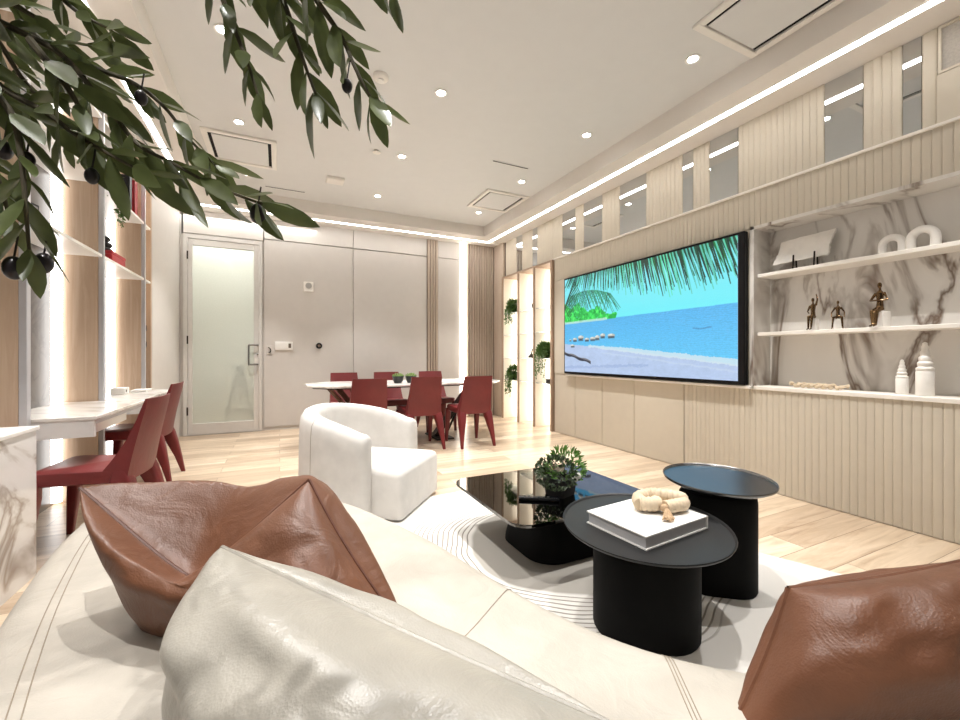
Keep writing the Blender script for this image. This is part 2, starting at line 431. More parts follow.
# right wall
b = B()
bx(b, 3.86, 4.0, -1.5, 6.95, 0, ZS)                         # backing
bx(b, 3.6, 3.87, 4.9, 6.83, 2.475, ZS); bx(b, 3.6, 3.87, 6.41, 6.83, 0, ZS)
bx(b, 3.6, 3.87, -1.5, 4.93, 2.47, ZS)
bx(b, 3.56, 3.87, 2.79, 4.92, 0, 2.47); bx(b, 3.56, 3.87, 2.135, 2.8, 0, 2.47)
bx(b, 3.56, 3.87, -1.5, 2.14, 0, .82); bx(b, 3.56, 3.87, -1.5, 2.14, 2.16, 2.47)
seams = [yw(684, 3.55), yw(634, 3.55), yw(602, 3.55), yw(575, 3.55), 4.915]
for s0, s1 in zip(seams, seams[1:]): bx(b, 3.55, 3.57, s0+.004, s1-.004, .005, .815, .003, 1)
bx(b, 3.55, 3.57, 2.14, 4.915, .845, 2.15)
struct('wall_right', b, 'rib', smooth=False)
def ribs(name, y0, y1, z0, z1, X, pitch=.045, amp=.0055):
    b = B(); n = max(1, int(round((y1-y0)/pitch))); ps = []
    for i in range(n):
        for t, h in ((.02, 0), (.12, .75), (.3, 1), (.7, 1), (.88, .75), (.98, 0)):
            ps.append((X-h*amp*(1), y0+(y1-y0)*(i+t)/n))
    ps = [(X+.015, y0)]+ps+[(X+.015, y1)]
    lo = [b.verts.new((x, y, z0)) for x, y in ps]; hi = [b.verts.new((x, y, z1)) for x, y in ps]
    for i in range(len(ps)-1): b.faces.new((lo[i], lo[i+1], hi[i+1], hi[i]))
    b.faces.new(hi); b.faces.new(list(reversed(lo))); b.faces.new((lo[-1], lo[0], hi[0], hi[-1]))
    return struct(name, b, 'rib', ang=25)
ribs('trim_7', -1.4, seams[0]-.004, .005, .815, 3.552)
ribs('trim_8', -1.4, 4.915, 2.155, 2.462, 3.552)
b = B(); bx(b, 3.535, 3.61, -1.4, 4.925, 2.462, 2.482, .003, 1); struct('trim_9', b, 'ledge', smooth=False)
# clerestory: mirrors between ribbed panels
mir = [(517.5,523), (533.5,538), (563.5,576), (585,603), (621,647), (684,694), (711,739), (826,864), (904,922.5)]
names = ['narrow mirror strip high on the TV wall, the one closest to the slatted corner',
 'narrow mirror strip high above the middle of the lit bookcase',
 'mirror panel high on the wall just past the lit bookcase, over the far TV corner',
 'mirror panel high above the TV, fourth from the slatted corner',
 'wide mirror panel high above the middle of the TV',
 'slim mirror strip high above the TV, between two wider mirrors',
 'mirror panel high above the TV edge that is nearer the marble niche',
 'large mirror panel high above the figurines of the marble niche',
 'slim mirror panel high above the white arches, nearest the air grille']
prev = 6.40
for (p0, p1), lab in zip(mir, names):
    ya, yb_ = yw(p1, 3.6), yw(p0, 3.6)
    b = B(); bx(b, 3.585, 3.605, ya, yb_, 2.484, ZS-.002)
    tag(obj('wall_mirror', b, 'mirror', smooth=False), lab, 'mirror', 'mirror panels above the TV wall')
    if prev-yb_ > .06: ribs('trim_%d' % (10+mir.index((p0, p1))), yb_+.003, prev-.003, 2.484, ZS-.002, 3.585)
    prev = ya
yv = yw(938, 3.585)
ribs('trim_19', yv+.003, prev-.003, 2.484, ZS-.002, 3.585)
b = B(); bx(b, 3.57, 3.6, -1.4, yv, 2.484, 2.785); struct('trim_20', b, 'rib', smooth=False)
vg = thing('air_grille', 'grey return air grille high on the TV wall beyond the last mirror', 'air vent', (3.575, .85, 2.93))
b = B(); bx(b, .01, .025, -.6, yv-.85-.003, -.14, .145); obj('backing', b, 'mesh', vg, smooth=False)
b = B()
e_ = yv-.85-.003
bx(b, -.004, .012, -.6, e_, -.14, -.125); bx(b, -.004, .012, -.6, e_, .13, .145); bx(b, -.004, .012, e_-.015, e_, -.125, .13)
obj('frame', b, 'rib', vg, smooth=False)

# bottom ledge under TV
b = B(); bx(b, 3.5, 3.57, 2.13, 4.6, .818, .842, .003, 1); struct('trim_21', b, 'ledge', smooth=False)

# ------------------------------------------------------------------ TV
tv = thing('television', 'huge flat television on the wall showing a tropical beach', 'television', (3.485, 3.385, 1.492))
tw, th = 2.44/2, 1.285/2
M['tvblack'] = plain('tv_black', sr(5,5,8), .35, spec=.25)
b = B(); bx(b, 0, .05, -tw, tw, -th, th, .004, 1); obj('casing', b, 'tvblack', tv, smooth=False)
def tv_image():
    W, H = 640, 336
    rng = np.random.default_rng(3)
    yy, xx = np.mgrid[0:H, 0:W].astype(float); u = xx/W; v = yy/H
    im = np.zeros((H, W, 3))
    def setc(mask, c, a=1.0):
        im[mask] = im[mask]*(1-a)+np.array(c)/255*a
    k = np.clip(v/.47, 0, 1)[..., None]
    im[:] = (np.array([128,226,240])*(1-k)+np.array([110,232,242])*k)/255
    nz = np.zeros((H, W))
    for fx, fy in ((5, 3), (11, 7), (23, 17), (51, 31)):
        nz += np.sin(fx*u*6+rng.random()*6+2*np.sin(fy*v*5))*np.sin(fy*v*9+rng.random()*6+2*np.sin(fx*u*3))*.25
    hz = .475-.015*u
    sea = v > hz
    kk = np.clip((v-hz)/.4, 0, 1)[..., None]
    im[sea] = ((np.array([84,176,232])*(1-kk)+np.array([96,196,242])*kk)/255)[sea]
    im[sea] *= (1+.05*np.sin(v*H*1.3+6*nz)*1)[sea][:, None]
    shore = .70+.30*np.clip(u, 0, 1)**1.15*.62+.012*nz
    beach = v > shore
    im[beach] = np.array([176,196,228])/255
    im[beach] *= (1+.05*nz)[beach][:, None]
    foam = (np.abs(v-shore+.015*np.clip(u-.2,0,1)) < .012+.03*np.clip(u-.25, 0, .35)) & (u > .2)
    setc(foam, (206,224,232), .85)
    setc((np.abs(v-shore-.05) < .006) & (u > .3), (196,212,232), .6)
    setc((np.abs(v-.93-.02*nz+.08*(u-.3)) < .012) & (u < .6), (150,170,212), .6)
    # bushes of the headland
    for _ in range(620):
        cx = rng.random()**1.2*.40; top = .27+.42*cx+.03*math.sin(cx*40); cy = top+rng.random()*max(.01, (.462-top)); r = .008+rng.random()*.016
        m_ = ((u-cx)**2*3.6+(v-cy)**2) < r*r
        g = rng.random()
        setc(m_ & (v < hz+.005), (10+70*g, 150+100*g, 60+50*g))
    setc((np.abs(v-hz) < .012) & (u < .34), (190,225,215), .8)
    def rock(cx, cy, rx, ry, c):
        m_ = ((u-cx)/rx)**2+((v-cy)/ry)**2 < 1
        setc(m_, c); setc(m_ & (v > cy+ry*.35), (50,60,70), .85); setc(m_ & (v < cy-.2*ry) & (u < cx+.2*rx), (235,235,225), .8)
    for cx, cy, rx, ry in ((.05,.66,.01,.01),(.09,.655,.02,.022),(.14,.64,.026,.03),(.19,.66,.02,.02),(.235,.655,.024,.022),(.27,.645,.02,.026),(.31,.63,.02,.025),(.37,.635,.028,.022),(.07,.72,.02,.016)):
        rock(cx, cy, rx*.9, ry*.8, (186,190,184)); setc((np.abs(v-cy-ry*.9) < .006) & (np.abs(u-cx) < rx*.8), (60,70,84), .7)
    log = (np.abs(v-(.80+.42*u)-.006*np.sin(u*60)) < .016) & (u < .22)
    setc(log, (44,50,66)); setc(log & (v < .795+.42*u), (120,120,128))
    setc((np.abs(v-.62-.004*np.sin(u*90)) < .004) & (np.abs(u-.86) < .04), (64,120,176), .7)
    def line(x0, y0, x1, y1, w0, w1, c):
        n = int(max(abs(x1-x0)*W, abs(y1-y0)*H)*1.2)+2
        for t in np.linspace(0, 1, n):
            px = (x0+(x1-x0)*t)*W; py = (y0+(y1-y0)*t)*H; w = w0+(w1-w0)*t
            a0, a1 = int(max(0, px-w)), int(min(W, px+w+1)); b0, b1 = int(max(0, py-w*.6)), int(min(H, py+w*.6+1))
            if a1 > a0 and b1 > b0: im[b0:b1, a0:a1] = c
    # hanging fronds along the top
    for layer in range(3):
        for i in range(64):
            t = i/64+.006*layer; x0 = .04+t*1.0; y0 = -.02+.03*layer*0
            L = (.10+.22*min(1, t*1.6)*(1-.25*max(0, t-.75)*4)+.06*rng.random())
            g = rng.random()
            c = np.array([(4,40+30*g,38),(8,70+50*g,54),(90,180+40*g,170)][layer if rng.random() < .7 else 0])/255
            line(x0, y0, x0+.05*min(1, (t-.3)*3)+.02*(rng.random()-.5), y0+L*(.75+.12*layer), 1.7-.9*max(0, .5-t)*2, .4, c)
    for i in range(46):      # hazy second frond over the headland
        t = i/46; sx = .03+.34*t; sy = .20-.06*math.sin(t*3.0)+.05*t
        g = rng.random(); c = np.array((30+30*g, 96+70*g, 84+30*g))/255
        line(sx, sy, sx+.02+.05*t, sy+.12+.10*rng.random(), .9, .3, c)
        if i % 2: line(sx, sy, sx-.05+.02*t, sy+.10+.08*rng.random(), .9, .3, c)
    line(-.01, .34, .09, .02, 2.5, 2, np.array((10,40,40))/255)
    for i in range(14):
        t = i/14; x0 = .0+.09*t; y0 = .30-.28*t
        line(x0, y0, x0+.05, y0+.13, 1.4, .4, np.array((12,60+40*rng.random(),50))/255)
    return np.clip(im, 0, 1)
im = tv_image(); H_, W_ = im.shape[:2]
img = bpy.data.images.new('beach_picture', W_, H_)
px = np.ones((H_, W_, 4), np.float32); px[..., :3] = im[::-1]
img.pixels.foreach_set(px.ravel()); img.update(); img.pack()
m, nt, bs = new_mat('tv_picture')
tx = nt.nodes.new('ShaderNodeTexImage'); tx.image = img; tx.interpolation = 'Cubic'; tx.extension = 'EXTEND'
uvn = nt.nodes.new('ShaderNodeUVMap'); uvn.uv_map = 'UVMap'; nt.links.new(uvn.outputs['UV'], tx.inputs['Vector'])
nt.links.new(tx.outputs['Color'], bs.inputs['Emission Color']); bs.inputs['Emission Strength'].default_value = .85
bs.inputs['Base Color'].default_value = (.01,.01,.01,1); bs.inputs['Roughness'].default_value = .25
M['tvpic'] = m
b = B(); uvl = b.loops.layers.uv.new('UVMap')
y1, y0, z0, z1 = tw-.022, -tw+.055, -th+.03, th-.022
vs = [b.verts.new(q) for q in ((-.003,y1,z0),(-.003,y0,z0),(-.003,y0,z1),(-.003,y1,z1))]
f = b.faces.new(vs)
for l, q in zip(f.loops, ((0,0),(1,0),(1,1),(0,1))): l[uvl].uv = q
vb = [b.verts.new((.002, q.co.y, q.co.z)) for q in vs]
for i in range(4):
    ff = b.faces.new((vs[i], vs[(i+1)%4], vb[(i+1)%4], vb[i]))
    for l in ff.loops: l[uvl].uv = (0, 0)
obj('screen', b, 'tvpic', tv, smooth=False)

# ------------------------------------------------------------------ marble niche
ni = thing('display_niche', 'built-in marble display niche beside the television', 'display niche', (3.55, 1.3, .84))
NY0, NY1, NB = -.7, 2.12, 3.765
def w2(o, *a):  # world box in a thing's local frame
    x0,x1,y0,y1,z0,z1 = a[:6]; L = o.location
    return x0-L.x, x1-L.x, y0-L.y, y1-L.y, z0-L.z, z1-L.z
b = B(); bx(b, *w2(ni, NB, NB+.03, NY0, NY1, .84, 2.15)); obj('back_panel', b, 'niche', ni, smooth=False)
b = B(); bx(b, *w2(ni, 3.535, NB+.03, NY1, NY1+.03, .82, 2.165)); bx(b, *w2(ni, 3.535, NB+.03, NY0, NY1+.03, 2.14, 2.165))
obj('surround', b, 'niche', ni, smooth=False)
b = B(); bx(b, *w2(ni, 3.535, NB+.03, NY0, NY1+.03, .815, .845), .003, 1); obj('base_shelf', b, 'ledge', ni, smooth=False)
for z in (1.765, 1.285):
    b = B(); bx(b, *w2(ni, 3.55, NB+.01, NY0, NY1-.02, z-.028, z), .003, 1); obj('shelf', b, 'ledge', ni, smooth=False)
# items on the niche
sl = thing('stone_slab', 'white rippled stone slab propped on two dark pegs', 'sculpture', (3.63, yw(800, 3.63), 1.766), .05)
b = B()
N = 28
def slabpt(i, j, s):
    uu, vv = i/N-.5, j/10
    y = -uu*.36-.035*(vv-.5); z = .075+.185*vv+.02*uu
    x = .03+.05*vv+ .035*math.cos(uu*4)*0 + .012*math.sin(vv*5+uu*3)+(.006*noise.noise((uu*14, vv*9, 3.1)))
    y += .012*noise.noise((vv*6, i//N, 8)) ; z += .012*noise.noise((uu*5, j//10, 2))
    return Vector((x+s*.012, y, z))
f_ = [[slabpt(i, j, -1) for i in range(N+1)] for j in range(11)]; g_ = [[slabpt(i, j, 1) for i in range(N+1)] for j in range(11)]
rings = [f_[j]+list(reversed(g_[j])) for j in range(11)]
loft(b, rings); obj('slab', b, 'ceramic', sl)
for s in (-.09, .05):
    b = B(); tube(b, [(.0, s, 0), (.012, s, .12)], .006, 8); tube(b, [(.06, s, 0), (.05, s, .12)], .006, 8); obj('peg', b, 'darkmetal', sl)
def arch(px_, y0p, lab, r, hgt):
    t = thing('arch_ornament', lab, 'ornament', (3.63, yw(px_, 3.63), 1.766), 0, 'white arches on the top niche shelf')
    b = B(); k_ = r; pts = [(0, -r, .0), (0, -r, hgt-r)]+[(0, -r*math.cos(a), hgt-r+r*math.sin(a)) for a in [PI*k/10 for k in range(1, 10)]]+[(0, r, hgt-r), (0, r, 0)]
    tube(b, pts, r*.44, 14); obj('arch', b, 'ceramic', t)
arch(892, 0, 'smaller white arch ornament next to the taller arch', .05, .108)
arch(923, 0, 'taller white arch ornament on the top marble shelf', .056, .122)
def figure(px_, lab, pose, h):
    X = 3.62; t = thing('figurine', lab, 'figurine', (X, yw(px_, X), 1.286), PI+{'reach': .1, 'wide': .35, 'fold': -.15}[pose], 'bronze figurines on marble shelf')
    b = B(); s = h/.26
    def tb(pts, rs):
        tube(b, [Vector(p)*s for p in pts], [r*s for r in rs], 10)
    H = .12  # seat height
    tb([(0,0,H), (.0,0,H+.05), (.0,0,H+.1), (0,0,H+.115)], [.024,.019,.026,.012])
    tb([(0,0,H+.1), (0,0,H+.13)], [.009,.008])
    ball(b, Vector((.003,0,H+.15))*s, (.015*s,.014*s,.02*s))
    for sd in (-1, 1):
        if pose == 'wide':
            tb([(0,sd*.014,H), (.06,sd*.04,H-.002), (.075,sd*.05,.012), (.1,sd*.055,.005)], [.017,.014,.009,.006])
            tb([(0,sd*.026,H+.1), (.0,sd*.062,H+.05), (.035,sd*.06,H+.0)], [.011,.008,.006])
        elif pose == 'reach':
            tb([(0,sd*.014,H), (.055,sd*.016,H), (.07,sd*.012,.012), (.1,sd*.014,.005)], [.017,.014,.009,.006])
            tb([(0,sd*.026,H+.1), (.0,sd*.05,H+.05), (.04,sd*.02,H+.03)] if sd < 0 else [(0,.026,H+.1), (.02,.05,H+.15), (.0,.03,H+.2)], [.011,.008,.006])
        else:
            tb([(0,sd*.014,H), (.055,sd*.016,H-.02), (.085,sd*.01+.02,.012), (.11,sd*.012+.02,.005)], [.017,.014,.009,.006])
            tb([(0,sd*.026,H+.1), (.01,sd*.058,H+.055), (.05,-sd*.01,H+.05)], [.011,.008,.006])
    me = bpy.data.meshes.new('tmp'); b.to_mesh(me); b.free()
    o = bpy.data.objects.new('tmp', me); COL.objects.link(o)
    md = o.modifiers.new('r', 'REMESH'); md.mode = 'VOXEL'; md.voxel_size = .0035*s
    ms = o.modifiers.new('s', 'SMOOTH'); ms.iterations = 3; ms.factor = .4
    dg = bpy.context.evaluated_depsgraph_get(); me2 = bpy.data.meshes.new_from_object(o.evaluated_get(dg))
    bpy.data.objects.remove(o)
    me2.materials.clear()
    for v in me2.vertices: v.co.y *= .8
    obj('body', me2, 'bronze', t, ang=180)
    bb = B(); bx(bb, -.05*s, .028*s, -.03*s, .03*s, 0, (H-.018)*s, .003, 1); obj('block', bb, 'ceramic', t)
figure(813, 'bronze figurine with one arm raised, sitting on a white block', 'reach', .22)
figure(838, 'short bronze figurine with knees apart, between the other two figurines', 'wide', .185)
figure(880, 'tallest bronze figurine with folded arms, sitting on a white block', 'fold', .27)
def bottle(px_, lab, r, h):
    t = thing('cone_bottle', lab, 'bottle', (3.64, yw(px_, 3.64), .846), 0, 'white ribbed bottles on niche ledge')
    b = B(); lathe(b, [(r*.92,0),(r,.006),(r,h*.44),(r*.94,h*.455)], n=24); obj('body', b, 'ceramic', t)
    b = B(); pr = [(r*.9, h*.45)]
    for i in range(5):
        k = 1-i*.15; z = h*(.46+.1*i)
        pr += [(r*.95*k, z), (r*.98*k, z+h*.05), (r*.72*k, z+h*.085)]
    pr += [(r*.25, h*.985), (.002, h)]
    lathe(b, pr, n=24); obj('stopper', b, 'ceramic', t)
bottle(902, 'shorter white bottle with a ringed cone stopper', .031, .225)
bottle(925, 'taller white bottle with a ringed cone stopper', .043, .335)
b = B(); pts = []
for i in range(60):
    t = i/59; y = yw(788, 3.6)+(yw(846, 3.6)-yw(788, 3.6))*t
    pts.append((3.62+.018*math.sin(t*26), y, .86+.009*(1+math.sin(t*26+1.2))))
tube(b, pts, [.012+.004*math.sin(i*1.3) for i in range(60)], 8)
pts2 = [(3.62-.018*math.sin(i/59*26), pts[i][1], .86+.009*(1-math.sin(i/59*26+1.2))) for i in range(8, 46)]
tube(b, pts2, .012, 8)
tag(obj('rope_garland', b, 'rope'), 'cream twisted rope garland lying along the niche ledge', 'rope')

# ------------------------------------------------------------------ bookcase (lit, far end of the TV wall)
bc = thing('bookcase', 'tall open bookcase glowing with warm light beside the slatted corner', 'bookcase', (3.7, 5.66, 0))
ys = [6.40, 5.87, 5.40, 4.93]; BX0, BX1, BH = 3.52, 3.85, 2.47
b = B(); bx(b, *w2(bc, BX1-.02, BX1, 4.93, 6.40, 0, BH)); obj('back_panel', b, 'shelfcream', bc, smooth=False)
for i, y in enumerate(ys):
    w = .05 if i == 3 else .03
    b = B(); bx(b, *w2(bc, BX0, BX1-.02, y-(0 if i == 3 else w/2)-(.0), y+(w if i == 3 else w/2), 0, BH-.03), .002, 1); sp_ = obj('side_panel', b, 'shelfcream' if i < 3 else 'woodframe', bc, smooth=False)
    if i < 3:
        b = B(); bx(b, *w2(bc, BX0-.012, BX0+.012, y-w/2-.003, y+w/2+.003, 0, BH-.03), .002, 1); obj('edge_trim', b, 'woodframe', sp_, smooth=False)
b = B(); bx(b, *w2(bc, BX0, BX1-.02, 4.93, 6.415, BH-.03, BH), .002, 1); obj('top_panel', b, 'woodframe', bc, smooth=False)
for c in range(3):
    for z in (.68, 1.055, 1.45, 1.82):
        b = B(); bx(b, *w2(bc, BX0+.02, BX1-.031, ys[c+1]+(.052 if c == 2 else .017), ys[c]-.017, z-.012, z)); obj('shelf', b, 'glass', bc, smooth=False)
    yc = ys[c]-.07
    b = B(); bx(b, *w2(bc, BX1-.03, BX1-.0205, yc-.09, yc+.05, .02, BH-.05)); obj('light_strip', b, 'ledwarm', bc, smooth=False)

def leafquad(b, p, d, up, L, W, fold=.25, curve=.15):
    d = d.normalized(); s = d.cross(up)
    if s.length < 1e-3: s = d.cross(Vector((1,0,.2)))
    s.normalize(); n = s.cross(d).normalized()
    prof = [(0,.12),(.18,.62),(.42,1),(.68,.86),(.88,.45),(1,.03)]
    rows = []
    for t, w in prof:
        c = p+d*(L*t)+n*(-curve*L*t*t)
        rows.append((b.verts.new(c+s*(w*W/2)+n*(fold*w*W/2)), b.verts.new(c), b.verts.new(c-s*(w*W/2)+n*(fold*w*W/2))))
    for a, c in zip(rows, rows[1:]):
        b.faces.new((a[0], a[1], c[1], c[0])); b.faces.new((a[1], a[2], c[2], c[1]))
def rv(): 
    while True:
        v = Vector((random.uniform(-1,1), random.uniform(-1,1), random.uniform(-1,1)))
        if .05 < v.length < 1: return v.normalized()
def trailing_plant(label, loc, w, trail, mat='leafgreen', n=300, group='trailing plants on lit bookcase', front=Vector((-1,0,0))):
    t = thing('trailing_plant', label, 'plant', loc, 0, group)
    b = B(); lathe(b, [(.035,0),(.048,.06),(.05,.085),(.045,.085)], n=18); obj('pot', b, 'pot', t)
    b = B(); lathe(b, [(.001,.078),(.045,.08),(.044,.083),(.001,.086)], n=14); obj('soil', b, 'soil', t)
    b = B()
    for i in range(n):
        v = rv(); q_ = random.uniform(.45, 1)
        c = Vector((0,0,.12))+Vector((v.x*w*.4*q_, v.y*w*.46*q_, v.z*.1*q_))+front*.03
        leafquad(b, c, (v+Vector((0,0,.15))+rv()*.8), rv(), .06, .028)
    for k in range(9):
        q = Vector((0,0,.11)); side = random.uniform(-.5, .5)*w
        L = trail*random.uniform(.5, 1)
        pts = [q, Vector((0,0,.12))+front*.08+Vector((0, side*.6, 0))]
        e = front*(.125+random.random()*.02)+Vector((0, side, 0))
        st = [pts[1], e+Vector((0,0,.05)), e+Vector((0, random.uniform(-.01,.01), .05-L))]
        sp = smooth_path([pts[0]]+st, 8)
        tube(b, sp, .002, 5)
        for r in range(0, len(sp)):
            leafquad(b, sp[r], rv()+Vector((0,0,-.8)), rv(), .035, .018)
            leafquad(b, sp[r], rv()+front*.4, rv(), .035, .018)
    obj('foliage', b, mat, t)
    return t
trailing_plant('bushy green trailing plant on the upper shelf of the bookcase column next to the slats', (3.62, 6.14, 1.821), .24, .25)
trailing_plant('bushy green trailing plant on the lowest shelf of the bookcase column next to the slats', (3.62, 6.14, .681), .24, .32)
trailing_plant('largest trailing plant, in the bookcase column nearest the TV', (3.62, 5.19, 1.056), .26, .36, n=560)
v_ = B(); lathe(v_, [(.02,0),(.045,.02),(.058,.055),(.05,.09),(.03,.105),(.024,.103)], n=20)
o = tag(obj('round_vase', v_, 'pot'), 'small round dark vase in the middle bookcase column', 'vase'); o.location = (3.62, 5.52, 1.821)
kn = thing('bird_ornament', 'small dark long-necked ornament in the middle bookcase column', 'ornament', (3.6, 5.60, 1.056))
b = B(); lathe(b, [(.055,0),(.05,.02),(.028,.045),(.012,.07)], n=18); obj('body', b, 'darkmetal', kn)
b = B(); tube(b, smooth_path([(0,.0,.06),(0,-.02,.11),(0,-.04,.14),(0,-.075,.145),(0,-.09,.12)], 5), .009, 8); obj('neck', b, 'darkmetal', kn)
bxo = thing('black_box', 'small black box on the low shelf under the largest trailing plant', 'box', (3.60, 5.08, .681))
b = B(); bx(b, -.05, .05, -.05, .05, 0, .05, .004, 1); obj('case', b, 'black', bxo)
b = B(); bx(b, -.052, .052, -.052, .052, .05, .066, .003, 1); obj('lid', b, 'black', bxo)

# ------------------------------------------------------------------ left shelving
sh = thing('wall_shelving', 'floor to ceiling pale oak wall shelving with bright light strips', 'shelving', (-1.36, 4.2, 0))
MY = [2.0, yw(28, -1.22), 4.14, 5.23]; SB = -1.50
b = B(); bx(b, *w2(sh, SB-.015, SB, -1.0, 5.478, 0, ZS-.002)); obj('back_panel', b, 'greymarble', sh, smooth=False)
for i, y in enumerate(MY):
    b = B(); bx(b, *w2(sh, SB, XL-.03, y-.02, y+.02, 0 if i else .75, ZS-.002)); obj('side_panel', b, 'woodpale', sh, smooth=False)
    w = .02 if i < 2 else .011
    b = B(); bx(b, *w2(sh, XL-.03, XL+.004, y-w, y+w, 0 if i else .75, ZS-.002), .003, 1); obj('mullion', b, 'steel', sh, smooth=False)
    b = B(); bx(b, *w2(sh, SB+.0, SB+.05, y-.065, y-.022, .02 if i else .75, ZS-.01)); obj('light_strip', b, 'ledcool', sh, smooth=False)
b = B(); bx(b, *w2(sh, SB, XL-.002, 5.44, 5.478, 0, ZS-.002)); obj('side_panel', b, 'woodpale', sh, smooth=False)
b = B(); bx(b, *w2(sh, SB, SB+.02, 5.36, 5.43, 1.4, ZS-.01)); obj('light_strip', b, 'ledwarm', sh, smooth=False)
for y0, y1 in ((-.9, 1.98), (2.02, 3.05), (3.09, 4.12), (4.16, 5.21), (5.25, 5.44)):
    for z in (1.87, 2.43, 2.93):
        b = B(); bx(b, *w2(sh, SB, XL-.004, y0, y1, z-.022, z), .002, 1); obj('shelf', b, 'white', sh, smooth=False)
for z in (1.38, 1.21):
    hk = B(); bx(hk, -1.262, -1.255, 5.425, 5.44, z-.03, z+.03); tube(hk, smooth_path([(-1.258,5.43,z-.02),(-1.258,5.40,z-.025),(-1.258,5.39,z+.005)], 4), .005, 6)
    tag(obj('coat_hook', hk, 'darkmetal'), 'small dark hook on the narrow oak panel by the desk, %s' % ('upper of two' if z > 1.3 else 'lower of two'), 'hook')

# counters and desks
ct = thing('marble_counter', 'white marble counter cabinet standing beside the cream sofa', 'cabinet', (-1.3, 2.0, 0))
b = B(); bx(b, *w2(ct, XL-.28+.005, -1.10, -.4, 2.845, .0, .725)); obj('body', b, 'marble', ct, smooth=False)
b = B(); bx(b, *w2(ct, XL-.28+.005, -1.09, -.4, 2.855, .725, .745), .003, 1); obj('top', b, 'white', ct, smooth=False)
def desk(lab, y0, y1, x1):
    t = thing('desk', lab, 'desk', (-1.2, y0, 0), 0, 'marble desks along the shelving')
    b = B(); bx(b, *w2(t, SB+.04, x1, y0, y1, .726, .75), .004, 1); obj('desktop', b, 'tabletop', t, smooth=False)
    b = B(); bx(b, *w2(t, SB+.04, x1-.01, y0+.005, y0+.03, .63, .726)); obj('apron', b, 'marble', t, smooth=False)
    b = B(); bx(b, *w2(t, x1-.03, x1-.012, y0+.03, y1-.02, .70, .726)); obj('drawer_rail', b, 'steel', t, smooth=False)
    b = B(); bx(b, *w2(t, x1-.07, x1-.02, y0+.07, y0+.6, .645, .72), .003, 1); obj('drawer', b, 'white', t, smooth=False)
    b = B(); bx(b, *w2(t, SB+.04, XL-.03, y0+.01, y0+.05, 0, .63)); obj('leg', b, 'greymarble', t, smooth=False)
desk('white marble desk with the nearer red chair pulled up to it', 3.11, 4.115, -.95)
desk('white marble desk in the bay beside the door wall', 4.165, 5.2, -.98)
t = thing('desk_organiser', 'small white box with a dark dot on the far marble desk', 'box', (-1.28, 4.72, .751))
b = B(); bx(b, -.05, .05, -.06, .06, 0, .06, .004, 1); obj('case', b, 'plastic', t)
b = B(); ball(b, (.05, -.02, .03), (.003, .012, .012)); obj('dot', b, 'black', t)
b = B(); bx(b, -.06, .06, -.1, .1, 0, .02, .003, 1)
o = tag(obj('desk_tray', b, 'plastic'), 'low white tray on the desk end closest to the door', 'tray'); o.location = (-1.2, 5.02, .751)

# shelf things
t = thing('framed_picture', 'small black photo frame behind the olive leaves on oak shelving', 'picture frame', (-1.36, 3.42, 1.871), -.2)
b = B(); bx(b, -.012, .012, -.07, .07, 0, .15, .003, 1); obj('frame', b, 'black', t)
b = B(); bx(b, .0115, .0135, -.055, .055, .015, .135); obj('picture', b, 'paper', t)
t = thing('stone_stack', 'black stacked-pebble sculpture standing on the red box', 'sculpture', (-1.34, 4.55, 1.961))
for z, r, x in ((.0, .065, 0), (.05, .055, .02), (.095, .05, -.01)):
    b = B(); ball(b, (0, x, z+.025), (r*.9, r*1.3, .027), 16, 10); obj('pebble', b, 'black', t)
t = thing('red_box', 'red box lying on the shelving under the black sculpture', 'box', (-1.34, 4.55, 1.871))
b = B(); bx(b, -.09, .1, -.16, .16, 0, .06, .004, 1); obj('body', b, 'redbox', t)
b = B(); bx(b, -.093, .103, -.163, .163, .06, .088, .004, 1); obj('lid', b, 'redbox', t)
def binder(lab, y, w, h, mat, nm='binder'):
    t = thing(nm, lab, 'book', (-1.36, y, 2.431), 0, 'upright books on the top shelf')
    b = B(); bx(b, -.1, .11, -w/2, -w/2+.005, 0, h); bx(b, -.1, .11, w/2-.005, w/2, 0, h); bx(b, .104, .11, -w/2, w/2, 0, h); obj('cover', b, mat, t, smooth=False)
    b = B(); bx(b, -.095, .103, -w/2+.006, w/2-.006, .005, h-.006); obj('pages', b, 'paper', t, smooth=False)
binder('black upright book on the high shelf beside a red book', 4.90, .07, .33, 'black', 'upright_book')
binder('red upright book on the high shelf near the yellow lit niche', 5.06, .09, .34, 'redbox', 'upright_book')
trailing_plant('green trailing plant hanging over the high oak shelf edge', (-1.32, 4.38, 2.431), .2, .34, 'leafgreen', 200, 'plants on the oak shelving', Vector((1,0,0)))
trailing_plant('pale green bushy plant on the oak shelving behind the olive leaves', (-1.34, 2.72, 1.871), .24, .1, 'leafpale', 220, 'plants on the oak shelving', Vector((1,0,0)))

